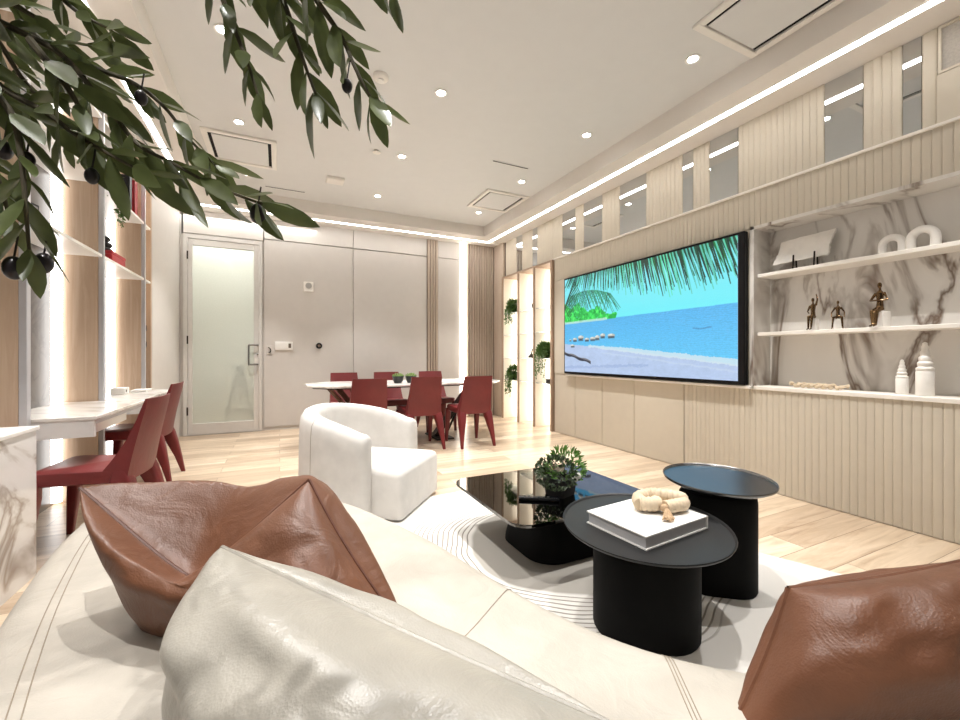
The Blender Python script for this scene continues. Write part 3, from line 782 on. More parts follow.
# ------------------------------------------------------------------ red chairs (facing +y locally, origin on the floor, back legs at y=-.24)
def make_chair(lab, group):
    t = thing('red_chair', lab, 'chair', (0,0,0), 0, group)
    b = B()   # seat
    out = [(-.2,-.2),(.2,-.2),(.225,.22),(-.225,.22)]
    rings = []
    for z, k in ((.385,.9),(.395,.97),(.44,1),(.458,.985),(.466,.93)):
        rings.append([Vector((x*k, .01+(y-.01)*k, z+(.012 if y > 0 else 0))) for x, y in out_r(out)])
    loft(b, rings); obj('seat', b, 'red', t)
    b = B()   # backrest: curved tapering panel
    rings = []
    for i in range(9):
        s = i/8; z = .395+.455*s; w = .205-.025*s; y = -.19-.10*s**1.2; th = .034-.014*s; fw = .13*(1-s)**2.6
        if i == 8: th = .012
        ring = []
        for k in range(9): x = -w+2*w*k/8; ring.append(Vector((x, y-th*.5+.02*(1-(x/w)**2)*-1, z)))
        for k in range(8, -1, -1): x = -w+2*w*k/8; ring.append(Vector((x, y+th*.5+fw*(.35+.65*(x/w)**2)+.02*(1-(x/w)**2)*-1, z)))
        rings.append(ring)
    loft(b, rings); obj('backrest', b, 'red', t)
    for sx in (-1, 1):
        b = B(); L = [((sx*.168,-.165,.47),.03),((sx*.17,-.175,.39),.05),((sx*.182,-.205,.30),.042),((sx*.2,-.25,.15),.026),((sx*.213,-.285,0),.015)]
        leg(b, L); obj('leg', b, 'red', t)
        b = B(); L = [((sx*.2,.2,.43),.03),((sx*.203,.2,.34),.032),((sx*.208,.215,.18),.024),((sx*.212,.23,0),.015)]
        leg(b, L); obj('leg', b, 'red', t)
    return t
def out_r(out, r=.05, k=4):
    res = []; n = len(out)
    for i in range(n):
        p = Vector(out[i]+(0,)); a = (Vector(out[i-1]+(0,))-p).normalized(); c = (Vector(out[(i+1)%n]+(0,))-p).normalized()
        for j in range(k+1):
            t = j/k; q = (p+a*r)*(1-t)**2+p*2*t*(1-t)+(p+c*r)*t*t
            res.append((q.x, q.y))
    return res
def leg(b, L):
    rings = []
    for p, r in L:
        rings.append([Vector(p)+Vector((x, y, 0)) for x, y in rrect(-r, r, -r*1.05, r*1.05, r*.45, 3)])
    loft(b, rings)
g1 = 'red leather dining chairs'; g2 = 'red leather desk chairs'
c0 = make_chair('red leather dining chair at the table end nearest the bookcase, its back to the sofa', g1)
c0.location = (2.135, 4.76, 0)
dup(c0, (1.52, 4.85, 0), 0, 'red leather dining chair in the middle of the near row, its back to the armchair', g1)
dup(c0, (.86, 4.76, 0), 0, 'red leather dining chair of the near row standing behind the armchair', g1)
dup(c0, (.82, 5.86, 0), PI, 'red leather dining chair against the wall panel seam at the thin end of the table', g1)
dup(c0, (1.42, 5.86, 0), PI, 'red leather dining chair behind the black bowls on the wall side', g1)
dup(c0, (2.10, 5.86, 0), PI, 'red leather dining chair on the wall side, nearest the vertical slats', g1)
dup(c0, (-.955, 3.17, 0), PI/2-.1, 'red leather chair at the nearer marble desk, behind the brown pillow', g2)
dup(c0, (-1.12, 4.58, 0), PI/2-.05, 'red leather chair at the marble desk closest to the glass door', g2)

# ------------------------------------------------------------------ dining table
dt = thing('dining_table', 'long white marble dining table with tapered ends and crossed legs', 'table', (1.52, 5.3, 0))
b = B(); prism(b, [(-1.24,-.2),(-1.0,-.48),(1.0,-.48),(1.24,-.2),(1.24,.2),(1.0,.48),(-1.0,.48),(-1.24,.2)], .728, .75, .004, 2)
obj('tabletop', b, 'tabletop', dt, smooth=False)
b = B(); prism(b, [(-1.18,-.18),(-.96,-.44),(.96,-.44),(1.18,-.18),(1.18,.18),(.96,.44),(-.96,.44),(-1.18,.18)], .712, .728); obj('underframe', b, 'darkmetal', dt, smooth=False)
def bar(b, p, q, w, d_):
    p, q = Vector(p), Vector(q); u = Vector((1,0,0)) if abs((q-p).normalized().x) < .7 else Vector((0,1,0))
    dd = (q-p).normalized(); a = (u-dd*u.dot(dd)).normalized(); c = dd.cross(a)
    loft(b, [[r+a*sx*w+c*sy*d_ for sx, sy in ((-1,-1),(1,-1),(1,1),(-1,1))] for r in (p, q)])
for sx in (-1, 1):
    for q, r, w_ in (((sx*1.0,-.28,.712),(sx*.42,.2,.02),.018), ((sx*1.0,.28,.712),(sx*.42,-.2,.02),.018), ((sx*.78,-.3,.712),(sx*.46,.22,.02),.018), ((sx*.9,.0,.712),(sx*.36,0,.02),.06)):
        b = B(); bar(b, q, r, .014 if w_ < .03 else .03, w_); obj('leg', b, 'legwood' if sx < 0 else 'darkmetal', dt, smooth=False)
    b = B(); bx(b, sx*.42-.12, sx*.42+.12, -.25, .25, 0, .02, .004, 1); obj('foot_plate', b, 'darkmetal', dt)
def bowl(px_, lab):
    p = P(px_, 384, 1); x = 0
    Y = 5.12; t = thing('bowl_planter', lab, 'planter', (xw(px_, Y), Y, .751), 0, 'black bowls on the dining table')
    b = B(); lathe(b, [(.045,0),(.06,.03),(.072,.085),(.066,.085),(.05,.02),(.002,.015)], n=20); obj('bowl', b, 'black', t)
    b = B()
    for i in range(90):
        v = rv(); leafquad(b, Vector((v.x*.045, v.y*.045, .075+abs(v.z)*.02)), v+Vector((0,0,.7)), rv(), .035, .016)
    obj('foliage', b, 'leafpale', t)
bowl(398, 'black bowl planter with pale succulents on the dining table')
bowl(411, 'black bowl planter half hidden by the middle dining chair')

# ------------------------------------------------------------------ armchair
ac = thing('armchair', 'ivory barrel armchair with curved back, standing near the rug edge', 'armchair', (.59, 3.19, 0), math.radians(-40.5))
path = [(.2,-.375),(.16,-.377),(.08,-.38),(0,-.38)]+[(.0-.0+.39*math.cos(a)*1.08, .38*math.sin(a)) for a in [-PI/2-PI*k/16 for k in range(1, 16)]]+[(0,.38),(.08,.38),(.16,.377),(.2,.375)]
path = [Vector((p[0], p[1], 0)) for p in path]
n_ = len(path)
def section(i, sc=1.0, dz=0, off=0):
    p = path[i]; d = (path[min(i+1, n_-1)]-path[max(i-1, 0)]).normalized(); nrm = Vector((d.y, -d.x, 0))
    if off: p = p+d*off
    t = i/(n_-1); s = math.sin(PI*t)
    h = .575+.142*max(0, (s-.12)/.88)**.8
    th = .062+.006*s
    ring = []
    prof = [(1,.03),(1,.2),(1.02,.4),(.98,h-.06),(.8,h-.02),(.45,h),(-.1,h+.002),(-.6,h-.012),(-.92,h-.05),(-1,h-.12),(-1,.32),(-1,.03)]
    zc = .3
    for q, z in prof:
        lean = .03*max(0, z-.3)*s
        ring.append(p+nrm*(q*th*sc+lean)+Vector((0, 0, (zc+(z-zc)*(1-(1-sc)*.22)) if z > .05 else z)))
    return ring
rings = [section(0, .45, 0, -.035), section(0, .8, 0, -.025)]+[section(i) for i in range(n_)]+[section(n_-1, .8, 0, .025), section(n_-1, .45, 0, .035)]
b = B(); loft(b, rings); shell = obj('shell', b, 'boucle', ac, ang=60)
b = B(); out = rrect(-.31, .445, -.345, .335, .03, 5)
rings = []
for z, ins in ((.025,.01),(.03,0),(.30,0),(.325,.008),(.34,.025),(.346,.06)):
    rings.append([(x*(1-ins/.34)+.03*ins/.34, y*(1-ins/.315), z) for x, y in out])
loft(b, rings); obj('seat', b, 'boucle', ac, ang=60)
b = B(); prism(b, rrect(-.28, .33, -.28, .28, .08), 0, .03); obj('plinth', b, 'black', ac)
b = B()
for i in (5,):
    pts = [q for q in section(i, 1.0)[6:]]; tube(b, pts, .0022, 5)
obj('seam', b, 'seam', ac)

# ------------------------------------------------------------------ rug
rp = smooth_path([(-.3,2.7,0),(.2,3.02,0),(.9,3.04,0),(1.4,3.05,0),(1.62,3.0,0),(1.76,2.8,0),(2.05,2.15,0),(2.35,1.45,0),(2.48,1.15,0),(2.6,.8,0),(2.55,.5,0),(2.2,.3,0),(1.4,.55,0),(.6,.9,0),(0,1.6,0)], 6, True)
b = B(); prism(b, [(p.x, p.y) for p in reversed(rp)], .001, .014, .004, 2)
tag(obj('area_rug', b, 'rug'), 'off-white rug with carved wavy lines under the coffee tables', 'rug')

# ------------------------------------------------------------------ coffee tables
gt = thing('coffee_table', 'low coffee table with smoked mirror rounded rectangular top', 'table', (1.42, 2.06, .014))
b = B(); prism(b, rrect(-.43, .51, -.41, .42, .1, 6), .272, .288, .003, 2); obj('tabletop', b, 'darkglass', gt, smooth=False)
def pedestal(b, prof, hx, hy, r, k=7):
    rings = []
    for z, s in prof: rings.append([(x*s, y*s, z) for x, y in rrect(-hx, hx, -hy, hy, r, k)])
    loft(b, rings)
b = B(); pedestal(b, [(0,1.0),(.004,1.03),(.03,1.02),(.08,.97),(.18,.87),(.26,.8),(.272,.78)], .245, .235, .14)
for v in b.verts: v.co.x += .02; v.co.y -= .065
obj('pedestal', b, 'tablebase', gt)
def round_table(name, lab, loc, rx, ry, ped, rz, h, topmat, off=0):
    t = thing(name, lab, 'table', loc, rz)
    b = B(); n = 56
    def ring(k, z, egg=.0):
        return [((rx*k)*math.cos(2*PI*i/n), (ry*k)*math.sin(2*PI*i/n)*(1+.0*math.cos(2*PI*i/n)), z) for i in range(n)]
    loft(b, [ring(.9, h-.02), ring(.985, h-.008), ring(1, h), ring(.995, h+.004), ring(.985, h+.003), ring(.972, h-.005), ring(.9, h-.006), ring(.3, h-.006)])
    obj('tabletop', b, topmat, t, ang=50)
    b = B(); hx, hy, r = ped
    pedestal(b, [(0,.97),(.01,1.0),(h-.095,1.0),(h-.075,.985),(h-.065,.94),(h-.06,.8),(h-.02,.8)], hx, hy, r)
    for v in b.verts: v.co.y += off
    obj('pedestal', b, 'tablebase', t)
    return t
fr = round_table('side_table', 'oval black table holding the white book', (1.33, 1.232, .014), .322, .352, (.20, .155, .15), math.radians(-38), .42-.014, 'blacktop', -.03)
bk = round_table('side_table', 'taller round black table nearest the TV wall', (1.862, 1.285, .014), .235, .262, (.165, .115, .112), math.radians(-38), .52-.014, 'satintop')

# plant on the glass table
pl = thing('mixed_succulent_plant', 'mixed green succulents in a dark square pot on the smoked glass table', 'plant', (1.45, 1.955, .303), .3)
b = B(); loft(b, [[(x*s, y*s, z) for x, y in rrect(-.075, .075, -.075, .075, .02, 3)] for s, z in ((.85,0),(1,.1),(.93,.1),(.9,.08))]); obj('pot', b, 'black', pl)
b = B()
for i in range(420):
    v = rv(); c = Vector((-.04,0,.13))+Vector((v.x*.1, v.y*.11, v.z*.085))
    leafquad(b, c, v*.8+rv()*.6, rv(), .022, .017, .3, .1)
obj('foliage', b, 'leafdark', pl)
b = B()
for i in range(260):
    v = rv(); c = Vector((.05,.0,.15))+Vector((v.x*.08, v.y*.1, v.z*.09))
    leafquad(b, c, v*.7+rv()*.5+Vector((.1,0,.2)), rv(), .04, .012, .3, .2)
obj('foliage', b, 'leafbright', pl)
b = B()
for c in ((.02,-.09,.1),(.045,-.095,.115),(.03,-.1,.12)): ball(b, c, .018, 8, 6)
obj('berry', b, 'ceramic', pl)
p0, p1 = onz(517, 499, .303), onz(561, 501, .303)
ang = math.atan2(p1.y-p0.y, p1.x-p0.x)
rc = thing('remote_control', 'slim black remote control on the smoked glass table', 'remote control', ((p0.x+p1.x)/2, (p0.y+p1.y)/2, .303), ang)
b = B(); bx(b, -.11, .11, -.02, .02, 0, .018, .005, 2); obj('body', b, 'blackgloss', rc)
for i in range(6):
    b = B(); bx(b, -.085+i*.026, -.073+i*.026, -.008, .008, .0175, .0205, .001, 1); obj('button', b, 'pot', rc)

# book + rope knot
bo = thing('coffee_table_book', 'thick white coffee table book on the oval black table', 'book', (1.325, 1.215, .415), math.radians(185))
b = B(); bx(b, -.185, .185, -.142, .142, .0, .005); bx(b, -.185, .185, -.142, .142, .045, .05); bx(b, -.187, -.181, -.142, .142, 0, .05); obj('cover', b, 'white', bo, smooth=False)
b = B(); bx(b, -.18, .179, -.136, .136, .005, .045); obj('pages', b, 'paper', bo, smooth=False)
kt = thing('rope_knot', 'cream knotted rope ornament with tassel lying on the white book', 'ornament', (1.40, 1.215, .466), math.radians(0))
kt.scale = (.84, .84, .84)
def ropetube(b, ctrl, r, k=10, ridges=True):
    sp = smooth_path(ctrl, k)
    tube(b, sp, [r*(1+.09*math.sin(i*2.1)) for i in range(len(sp))], 12)
b = B(); ropetube(b, [(-.1,.02,.035),(-.06,.07,.045),(.0,.06,.055),(.04,.01,.06),(.1,-.03,.05),(.14,.0,.035),(.12,.055,.035),(.06,.06,.035),(.0,.02,.032),(-.05,-.01,.04),(-.1,.03,.037)], .033)
obj('knot', b, 'rope', kt)
b = B(); ropetube(b, [(-.02,-.05,.033),(.03,-.06,.036),(.09,-.06,.036),(.12,-.02,.04)], .03); obj('knot', b, 'rope', kt)
b = B(); ball(b, (-.03,-.055,.032), .02, 12, 8); obj('bead', b, 'tassel', kt)
b = B()
for i in range(26):
    a = random.uniform(-1, 1); e = Vector((-.075+.03*a+random.uniform(-.01,.01), -.12+random.uniform(-.015,.015), .006+random.random()*.012))
    tube(b, smooth_path([(-.035,-.065,.03), (-.05+.012*a,-.085,.025+random.random()*.012), e], 4), .0035, 5)
obj('tassel', b, 'tassel', kt)

# ------------------------------------------------------------------ sofa
Rk = [(1.9,.30),(1.3,.36),(.985,.50),(.785,.67),(.67,.87),(.59,1.12),(.52,1.4),(.42,1.67),(.30,1.93),(.15,2.08),(-.02,2.2),(-.2,2.3),(-.36,2.38)]
Lk = [(1.75,-.62),(1.1,-.66),(.55,-.58),(.1,-.36),(-.2,.05),(-.38,.45),(-.50,.85),(-.61,1.28),(-.68,1.65),(-.72,1.95),(-.73,2.2),(-.70,2.38),(-.6,2.5)]
RR = smooth_path([(x, y, 0) for x, y in Rk], 5); LL = smooth_path([(x, y, 0) for x, y in Lk], 5)
ns = len(RR)
def sofa_sec(i, top=.458):
    l, r = LL[i], RR[i]; w = (r-l).length; d = (r-l)/w
    e = 1.0
    k = (ns-1-i)
    if k < 7: e = .9+.1*math.sqrt(max(0, 1-((7-k)/7)**2))
    pts = []
    def q(a, z): pts.append(l+d*a+Vector((0,0,z)))
    R_ = .09
    q(.03,.03); q(.0,.06); q(0,.2); q(0,.3)
    for j in range(1, 6):
        a = PI/2*j/5; q(R_*(1-math.cos(a)), top*e-R_+R_*math.sin(a))
    for j in range(1, 12):
        t = j/12; a = R_+(w-2*R_)*t
        crown = .016*math.sin(PI*t)
        pp = l+d*a
        wr = .012*noise.noise((pp.x*3.2, pp.y*3.2, 1.7))+.006*noise.noise((pp.x*8, pp.y*8, 4.2))
        q(a, top*e+crown+wr*math.sin(PI*t))
    for j in range(5, 0, -1):
        a = PI/2*j/5; q(w-R_*(1-math.cos(a)), top*e-R_+R_*math.sin(a))
    q(w,.3); q(w,.2); q(w,.06); q(w-.03,.03)
    return pts
so = thing('curved_sofa', 'cream leather curved sofa sweeping around the coffee tables', 'sofa', (0,0,0))
b = B(); loft(b, [sofa_sec(i) for i in range(ns)]); obj('seat', b, 'cream', so, ang=60)
b = B()
def seam_at(i, a=4, z=-3):
    pts = [p+Vector((0,0,.0012)) for p in sofa_sec(i)[a:z]]
    tube(b, smooth_path(pts, 3), .0022, 5)
for i in (19, 20): 
    l = sofa_sec(i)
def seam_u(u):
    i = int(u); f = u-i; A, C = sofa_sec(i), sofa_sec(i+1)
    pts = [x.lerp(y, f)+Vector((0,0,.001)) for x, y in zip(A, C)][3:-3]
    tube(b, smooth_path(pts, 3), .001, 5)
for u in (15.0, 15.14, 15.28, 23.4): seam_u(u)
for off in (8, ):
    for dz in (0, .012):
        pts = [sofa_sec(i)[off].lerp(sofa_sec(i)[off+1], .25+dz*22)+Vector((0,0,.001)) for i in range(28, 54)]
        tube(b, pts, .0013, 5)
obj('seam', b, 'seam', so)
b = B(); rings = []
for i in range(0, 22):
    l, r = LL[i], RR[i]; d = (r-l).normalized(); ring = []
    for a, z in ((.0,.2),(-.0,.6),(.015,.7),(.05,.735),(.1,.745),(.15,.73),(.19,.68),(.21,.6),(.23,.45),(.23,.3)):
        k = 1 if i < 18 else 1-.12*(i-17)
        ring.append(l+d*a+Vector((0,0, .2+(z-.2)*k)))
    rings.append(ring)
loft(b, rings); obj('backrest', b, 'cream', so, ang=60)
for x, y in ((1.5,.15),(1.3,-.45),(-.1,.2),(.45,.8),(-.45,1.9),(0,2.1)):
    b = B(); lathe(b, [(.025,0),(.025,.05)], (x, y, 0), 12); obj('foot', b, 'black', so)

# ------------------------------------------------------------------ pillows
def pillow(name, lab, cat, c, mat, fpuff, bpuff, sag=None, wr=.012, seed=0, cr=.05, n=30, seammat=None, freq=4.5):
    """c: TL, TR, BR, BL corners; fpuff/bpuff: vectors the two faces bulge along"""
    TL, TR, BR, BL = [Vector(q) for q in c]
    fp, bp = Vector(fpuff), Vector(bpuff)
    cen = (TL+TR+BR+BL)/4
    def edge(u, v):
        p = (TL*(1-u)+TR*u)*(1-v)+(BL*(1-u)+BR*u)*v
        # pulled-in sides between the pointed corners
        m_ = cr*(4*u*(1-u))*(2*v-1)**8; k_ = cr*(4*v*(1-v))*(2*u-1)**8
        p = p.lerp(cen, min(.5, m_+k_))
        if sag:
            s = Vector(sag)*(1-abs(2*u-1)**1.15)*((1-v)**2.2)
            p = p+s
        return p
    def h(u, v):
        a = max(0, 1-(2*u-1)**2); q = max(0, 1-(2*v-1)**2)
        return (a*q)**.42
    t = thing(name, lab, cat, tuple(cen-Vector((0,0,(cen.z-min(BL.z, BR.z))))))
    org = t.location.copy()
    b = B(); G = {}
    for s in (0, 1):
        for i in range(n+1):
            for j in range(n+1):
                u, v = .5-.5*math.cos(PI*i/n), .5-.5*math.cos(PI*j/n)
                bd = i in (0, n) or j in (0, n)
                if s == 1 and bd: G[1,i,j] = G[0,i,j]; continue
                p = edge(u, v)
                if not bd:
                    hh = h(u, v)
                    w_ = wr*hh*(noise.noise((u*freq+seed, v*freq, s*7+seed))+.5*noise.noise((u*freq*2+seed, v*freq*1.5, 3+s)))
                    d_ = fp if s == 0 else bp
                    p = p+d_*hh+d_.normalized()*w_
                G[s,i,j] = b.verts.new(p-org)
    for s in (0, 1):
        for i in range(n):
            for j in range(n):
                q = (G[s,i,j], G[s,i+1,j], G[s,i+1,j+1], G[s,i,j+1])
                b.faces.new(q if s == 0 else tuple(reversed(q)))
    obj('cover', b, mat, t, ang=180)
    b = B()
    loop = [edge(.5-.5*math.cos(PI*i/40), 0)-org for i in range(41)]+[edge(1, .5-.5*math.cos(PI*i/40))-org for i in range(1, 41)]+[edge(1-(.5-.5*math.cos(PI*i/40)), 1)-org for i in range(1, 41)]+[edge(0, 1-(.5-.5*math.cos(PI*i/40)))-org for i in range(1, 40)]
    loop.append(loop[0].copy())
    tube(b, loop, .0045, 6, cap=False); obj('piping', b, seammat or mat, t)
    return t
M['brownseam'] = plain('dark_brown_piping', sr(84,46,30), .5)
pillow('throw_pillow', 'brown leather pillow with a sagging top seam, standing behind the cream pillow', 'pillow',
       [tuple(P(80,488,1.06)), tuple(P(309,480,1.06)), tuple(P(412,640,.93)), tuple(P(150,640,.98))], 'brown',
       (-.05,-.12,.03), (.05,.17,.155), sag=(.0,-.06,-.2), wr=.02, seed=2, seammat='brownseam')
pillow('throw_pillow', 'big cream leather pillow nearest the camera, leaning on the brown one', 'pillow',
       [tuple(P(222,547,.86)), tuple(P(612,724,.56)), (.22,.28,.46), tuple(P(196,735,.74))], 'creampillow',
       (-.14,-.04,.07), (.07,.05,.03), wr=.036, seed=5, freq=3.2, cr=.02, n=44)
pillow('throw_pillow', 'reddish brown leather pillow at the end of the sofa by the black tables', 'pillow',
       [tuple(P(788,588,.79)), tuple(P(962,561,.82)), (1.19,.24,.47), tuple(P(722,745,.74))], 'brown',
       (-.05,-.11,.07), (.03,.07,.0), wr=.016, seed=9, n=40)

# ------------------------------------------------------------------ olive tree
ot = thing('olive_tree', 'faux olive tree with dark olives, its branches hanging into view over the sofa', 'tree', (-.86, .28, 0))
org = Vector((-.86, .28, 0))
b = B(); lathe(b, [(.12,0),(.15,.02),(.16,.3),(.165,.32),(.15,.32),(.145,.27)], n=28); obj('planter', b, 'pot', ot)
b = B(); lathe(b, [(.001,.262),(.144,.268),(.143,.274),(.001,.28)], n=20); obj('soil', b, 'soil', ot)
top = Vector((.02,.03,1.55))
b = B(); tube(b, smooth_path([(0,0,.25),(.02,.01,.6),(-.01,.02,1.0),(.02,.02,1.35),top], 5), [.026-.0005*i for i in range(21)], 10); obj('trunk', b, 'bark', ot)
branches = [
 ([(-70,-15,.50),(0,22,.50),(50,47,.50),(75,68,.50),(98,97,.50),(120,123,.50),(140,146,.49),(170,162,.49),(215,186,.49),(262,204,.48)], 1),
 ([(20,22,.53),(60,55,.54),(100,70,.55),(135,84,.55),(165,108,.56),(190,140,.56),(216,166,.56)], 1),
 ([(-60,30,.47),(0,86,.47),(45,112,.46),(72,132,.46),(105,152,.45),(142,172,.45)], 1),
 ([(-40,60,.44),(8,108,.44),(20,150,.43),(25,200,.42),(29,250,.42)], 1),
 ([(-70,-60,.55),(0,-5,.55),(40,20,.56),(70,40,.56),(92,46,.57)], 1),
 ([(20,-60,.60),(55,-10,.60),(75,10,.60),(95,22,.60),(112,30,.60)], 1),
 ([(195,-70,.52),(215,-20,.52),(225,5,.52),(238,38,.52),(250,70,.51),(258,95,.51)], .8),
 ([(240,-80,.50),(270,-25,.50),(285,5,.50),(296,38,.49),(306,68,.49),(316,95,.49)], 1),
 ([(250,-90,.47),(295,-30,.47),(322,8,.47),(342,38,.47),(356,70,.46),(372,100,.46)], 1),
 ([(330,-95,.50),(362,-50,.50),(380,-28,.50),(392,-16,.49)], .8),
 ([(210,-80,.55),(250,-30,.55),(262,-8,.55)], .8),
 ([(-80,110,.48),(-20,150,.47),(0,185,.46),(8,215,.46)], .8),
 ([(-60,-20,.58),(-10,30,.58),(20,75,.58),(50,112,.57),(66,140,.57)], 1),
 ([(-60,-170,.5),(60,-140,.52),(160,-115,.54),(250,-95,.54)], 1),  # this and the other wholly off-view branches: added for more leaf shadow
 ([(60,-290,.45),(200,-230,.5),(300,-170,.52),(370,-125,.52)], 1),
 ([(180,-300,.42),(320,-240,.45),(420,-180,.47),(480,-140,.47)], 1),
 ([(-70,-300,.5),(40,-250,.5),(130,-210,.5),(190,-175,.5)], 1),
 ([(-90,-110,.45),(-30,-100,.47),(60,-95,.48),(120,-80,.48)], 1),
 ([(30,40,.46),(62,80,.45),(78,105,.45),(86,125,.45)], .8),
]
def stub(p0):   # off-frame wood joining a branch to the trunk top
    a = top+Vector((0,0,-.02)); mid = (a+p0)/2+Vector((0,0,.16))
    return smooth_path([a, a.lerp(mid, .5)+Vector((0,0,.06)), mid, p0], 5)
rnd = random.Random(21)
for pts, dens in branches:
    W = [P(*q)-org for q in pts]
    sp = smooth_path(W, 7)
    first = pts[0]
    b = B()
    tube(b, sp, [.0042-.0028*i/(len(sp)-1) for i in range(len(sp))], 7)
    if first[0] < -30 or first[1] < -40:
        st = stub(W[0]); tube(b, st, [.011-.0065*i/(len(st)-1) for i in range(len(st))], 7)
    br = obj('branch', b, 'bark', ot)
    b = B(); acc = 0; side = rnd.random()*6
    for i in range(1, len(sp)):
        d = (sp[i]-sp[i-1]); acc += d.length
        last = i == len(sp)-1
        while acc > .026/dens or last:
            acc = 0 if last else acc-.026/dens
            dn = d.normalized(); side += PI/2+rnd.uniform(-.5, .5)
            for s in (0, PI):
                q = Matrix.Rotation(side+s, 3, dn) @ (dn.orthogonal().normalized())
                dd = dn*rnd.uniform(.75, 1.1)+q*rnd.uniform(.45, .85)+Vector((0,0,-.25))
                L = rnd.uniform(.046, .076)*(.75 if last else 1)
                leafquad(b, sp[i]+q*.002, dd, q+rv()*.3, L, L*rnd.uniform(.27, .36), .22, rnd.uniform(-.1, .25))
            if last: break
    obj('foliage', b, 'leaf', br)
for q, r in (((14,268,.42),.0105),((44,263,.44),.0095),((258,214,.49),.0105),((92,176,.46),.008),((141,98,.5),.008),((4,150,.45),.009),((27,160,.44),.008),((347,86,.47),.007)):
    b = B(); c = P(*q)-org; ball(b, c, (r*.85, r*.85, r*1.15), 14, 10)
    tube(b, [c+Vector((0,0,r)), c+Vector((.003,0,r+.022))], .0009, 5)
    obj('olive_fruit', b, 'olive', ot)

# ------------------------------------------------------------------ ceiling fittings and lamps
rows = {-.34: 'over the oak shelving side', 1.19: 'in the middle row', 2.70: 'in the row near the TV wall'}
order = {5.66: 'closest to the door wall', 4.42: 'second from the door wall', 3.21: 'third from the door wall', 2.05: 'fourth from the door wall', .85: 'fifth from the door wall', -.35: 'sixth from the door wall'}
POW = 140
for x, rl in rows.items():
    for y, ol in order.items():
        if y < 0 and x > 0: continue
        t = thing('ceiling_downlight', 'small recessed ceiling downlight %s, %s' % (rl, ol), 'downlight', (x, y, ZC), 0, 'recessed ceiling downlights')
        b = B(); lathe(b, [(.03,-.001),(.052,-.001),(.052,-.006),(.047,-.009),(.036,-.006),(.033,-.001)], n=24)
        obj('trim_ring', b, 'white', t)
        b = B(); lathe(b, [(.001,-.003),(.034,-.003),(.034,-.0012),(.001,-.0012)], n=20); obj('lens', b, 'lens', t)
        ld = bpy.data.lights.new('downlight_lamp', 'SPOT'); ld.energy = POW; ld.color = (1, .982, .958)
        ld.spot_size = math.radians(76); ld.spot_blend = .6; ld.shadow_soft_size = .02
        lo = bpy.data.objects.new('downlight_lamp', ld); COL.objects.link(lo); lo.location = (0, 0, -.02); lo.parent = t
def cassette(lab, x0, x1, y0, y1):
    t = thing('ceiling_vent', lab, 'air vent', ((x0+x1)/2, (y0+y1)/2, ZC), 0, 'square ceiling air vents')
    hx, hy = (x1-x0)/2, (y1-y0)/2
    b = B(); w = .05
    bx(b, -hx, hx, -hy, -hy+w, -.022, 0, .004, 1); bx(b, -hx, hx, hy-w, hy, -.022, 0, .004, 1)
    bx(b, -hx, -hx+w, -hy+w, hy-w, -.022, 0, .004, 1); bx(b, hx-w, hx, -hy+w, hy-w, -.022, 0, .004, 1); obj('frame', b, 'plastic', t, smooth=False)
    b = B(); bx(b, -hx+w, hx-w, -hy+w, hy-w, -.004, -.001); obj('gap', b, 'shade', t, smooth=False)
    b = B(); g = .04; bx(b, -hx+w+.03, hx-w-.03, -hy+w+g, hy-w-.004, -.012, -.004, .003, 1); obj('panel', b, 'ceil', t, smooth=False)
cassette('square ceiling air vent nearest the slatted corner of the TV wall', 2.42, 3.05, 4.79, 5.46)
cassette('square ceiling air vent above the oak shelving side, near the door', -.68, -.03, 4.655, 5.35)
cassette('square ceiling air vent above the marble niche', 2.43, 3.06, 1.2, 1.85)
for lab, x0, x1, y in (('thin dark slot in the ceiling between two downlights near the TV wall', 2.12, 2.58, 4.08), ('thin dark slot in the ceiling before the glass door', -.17, .30, 5.95)):
    t = thing('slot_diffuser', lab, 'air vent', ((x0+x1)/2, y, ZC), 0)
    b = B(); bx(b, -(x1-x0)/2, (x1-x0)/2, -.012, .012, -.004, -.0005); obj('frame', b, 'ceil', t, smooth=False)
    b = B(); bx(b, -(x1-x0)/2+.005, (x1-x0)/2-.005, -.006, .006, -.006, -.004); obj('slot', b, 'shade', t, smooth=False)
t = thing('ceiling_sensor', 'white rectangular sensor box on the ceiling toward the door wall', 'sensor', (.61, 5.35, ZC))
b = B(); bx(b, -.1, .1, -.09, .09, -.035, 0, .008, 2); obj('housing', b, 'plastic', t)
b = B(); bx(b, -.08, .08, -.07, .07, -.038, -.034, .001, 1); obj('cover', b, 'plastic', t)
t = thing('sprinkler_cover', 'small round white sprinkler cover on the ceiling', 'sprinkler', (.92, 4.42, ZC))
b = B(); lathe(b, [(.02,0),(.03,-.012),(.042,-.016),(.042,-.02),(.001,-.022)], n=20); obj('cap', b, 'plastic', t)
t = thing('smoke_detector', 'round white smoke detector on the ceiling beside the hanging olive leaves', 'smoke detector', (.70, 3.22, ZC))
b = B(); lathe(b, [(.06,0),(.06,-.018),(.05,-.03),(.03,-.034),(.001,-.034)], n=28); obj('housing', b, 'plastic', t)
b = B(); lathe(b, [(.028,-.033),(.028,-.042),(.02,-.046),(.001,-.046)], n=20); obj('sensor_cap', b, 'white', t)

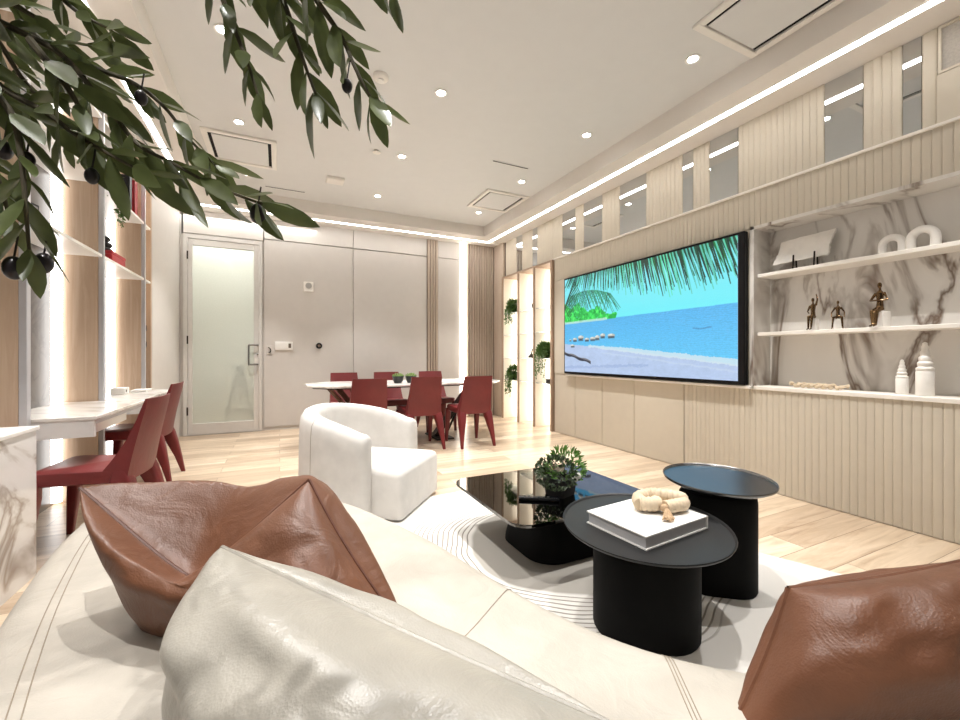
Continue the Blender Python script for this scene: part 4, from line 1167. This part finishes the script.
# wall fittings on the door wall
def wx(px_): return xw(px_, YB)
t = thing('alarm_strobe', 'small square white alarm strobe high on the door wall panel', 'alarm', (wx(308.5), YB, 2.13))
b = B(); bx(b, -.07, .07, -.03, 0, -.075, .075, .01, 2); obj('housing', b, 'plastic', t)
b = B(); lathe(b, [(.03,0),(.045,.0),(.045,.006),(.03,.006)], n=24)
for v in b.verts: v.co = Vector((v.co.x, -.03-v.co.z, v.co.y+.015))
obj('grille', b, 'alu', t)
b = B(); bx(b, -.06, .06, -.034, -.03, -.065, -.035, .001, 1); obj('lens', b, 'white', t)
t = thing('wall_panel_controller', 'wide white control panel with a small grey display on the door wall', 'control panel', (wx(284), YB, 1.235))
b = B(); bx(b, -.12, .12, -.025, 0, -.062, .062, .006, 2); obj('housing', b, 'white', t)
b = B(); bx(b, .06, .095, -.028, -.024, -.03, .035); obj('display', b, 'slat_back', t)
t = thing('wall_plate', 'beige hooked wall plate between the door handle and control panel', 'wall plate', (wx(270), YB, 1.18))
b = B(); bx(b, -.045, .045, -.012, 0, -.065, .055, .003, 1); obj('plate', b, 'wall', t)
b = B(); tube(b, smooth_path([(-.02,-.012,.03),(.005,-.03,.01),(.01,-.03,-.03),(-.015,-.014,-.045)], 4), .007, 6); obj('lever', b, 'darkmetal', t)
t = thing('thermostat', 'round black thermostat on the door wall panel', 'thermostat', (wx(319), YB, 1.24))
b = B(); lathe(b, [(.001,0),(.045,0),(.045,.018),(.04,.024),(.001,.024)], n=28)
for v in b.verts: v.co = Vector((v.co.x, -v.co.z, v.co.y))
obj('dial', b, 'blackgloss', t)
b = B(); lathe(b, [(.001,0),(.02,0),(.02,.003),(.001,.003)], n=20)
for v in b.verts: v.co = Vector((v.co.x, -.024-v.co.z, v.co.y))
obj('display', b, 'slat_back', t)

# ------------------------------------------------------------------ light
al = bpy.data.lights.new('corridor_fill', 'AREA'); al.energy = 75; al.size = 2.2; al.color = (.97, 1, .95)  # unseen area light, added to brighten the frosted pane from behind
ao = bpy.data.objects.new('corridor_fill', al); COL.objects.link(ao); ao.location = (-.6, 7.8, 3.0)
w = bpy.data.worlds.new('world'); scene.world = w; w.use_nodes = True
bg = w.node_tree.nodes['Background']; bg.inputs['Color'].default_value = (1, .985, .97, 1); bg.inputs['Strength'].default_value = .15

scene.view_settings.view_transform = 'Standard'; scene.view_settings.look = 'None'
scene.view_settings.gamma = 1; scene.view_settings.exposure = .32; scene.view_settings.use_curve_mapping = False
scene.cycles.use_denoising = True
try: scene.cycles.denoiser = 'OPENIMAGEDENOISE'
except Exception: pass
scene.cycles.max_bounces = 8; scene.cycles.diffuse_bounces = 5
scene.cycles.sample_clamp_indirect = 6
scene.cycles.use_adaptive_sampling = False
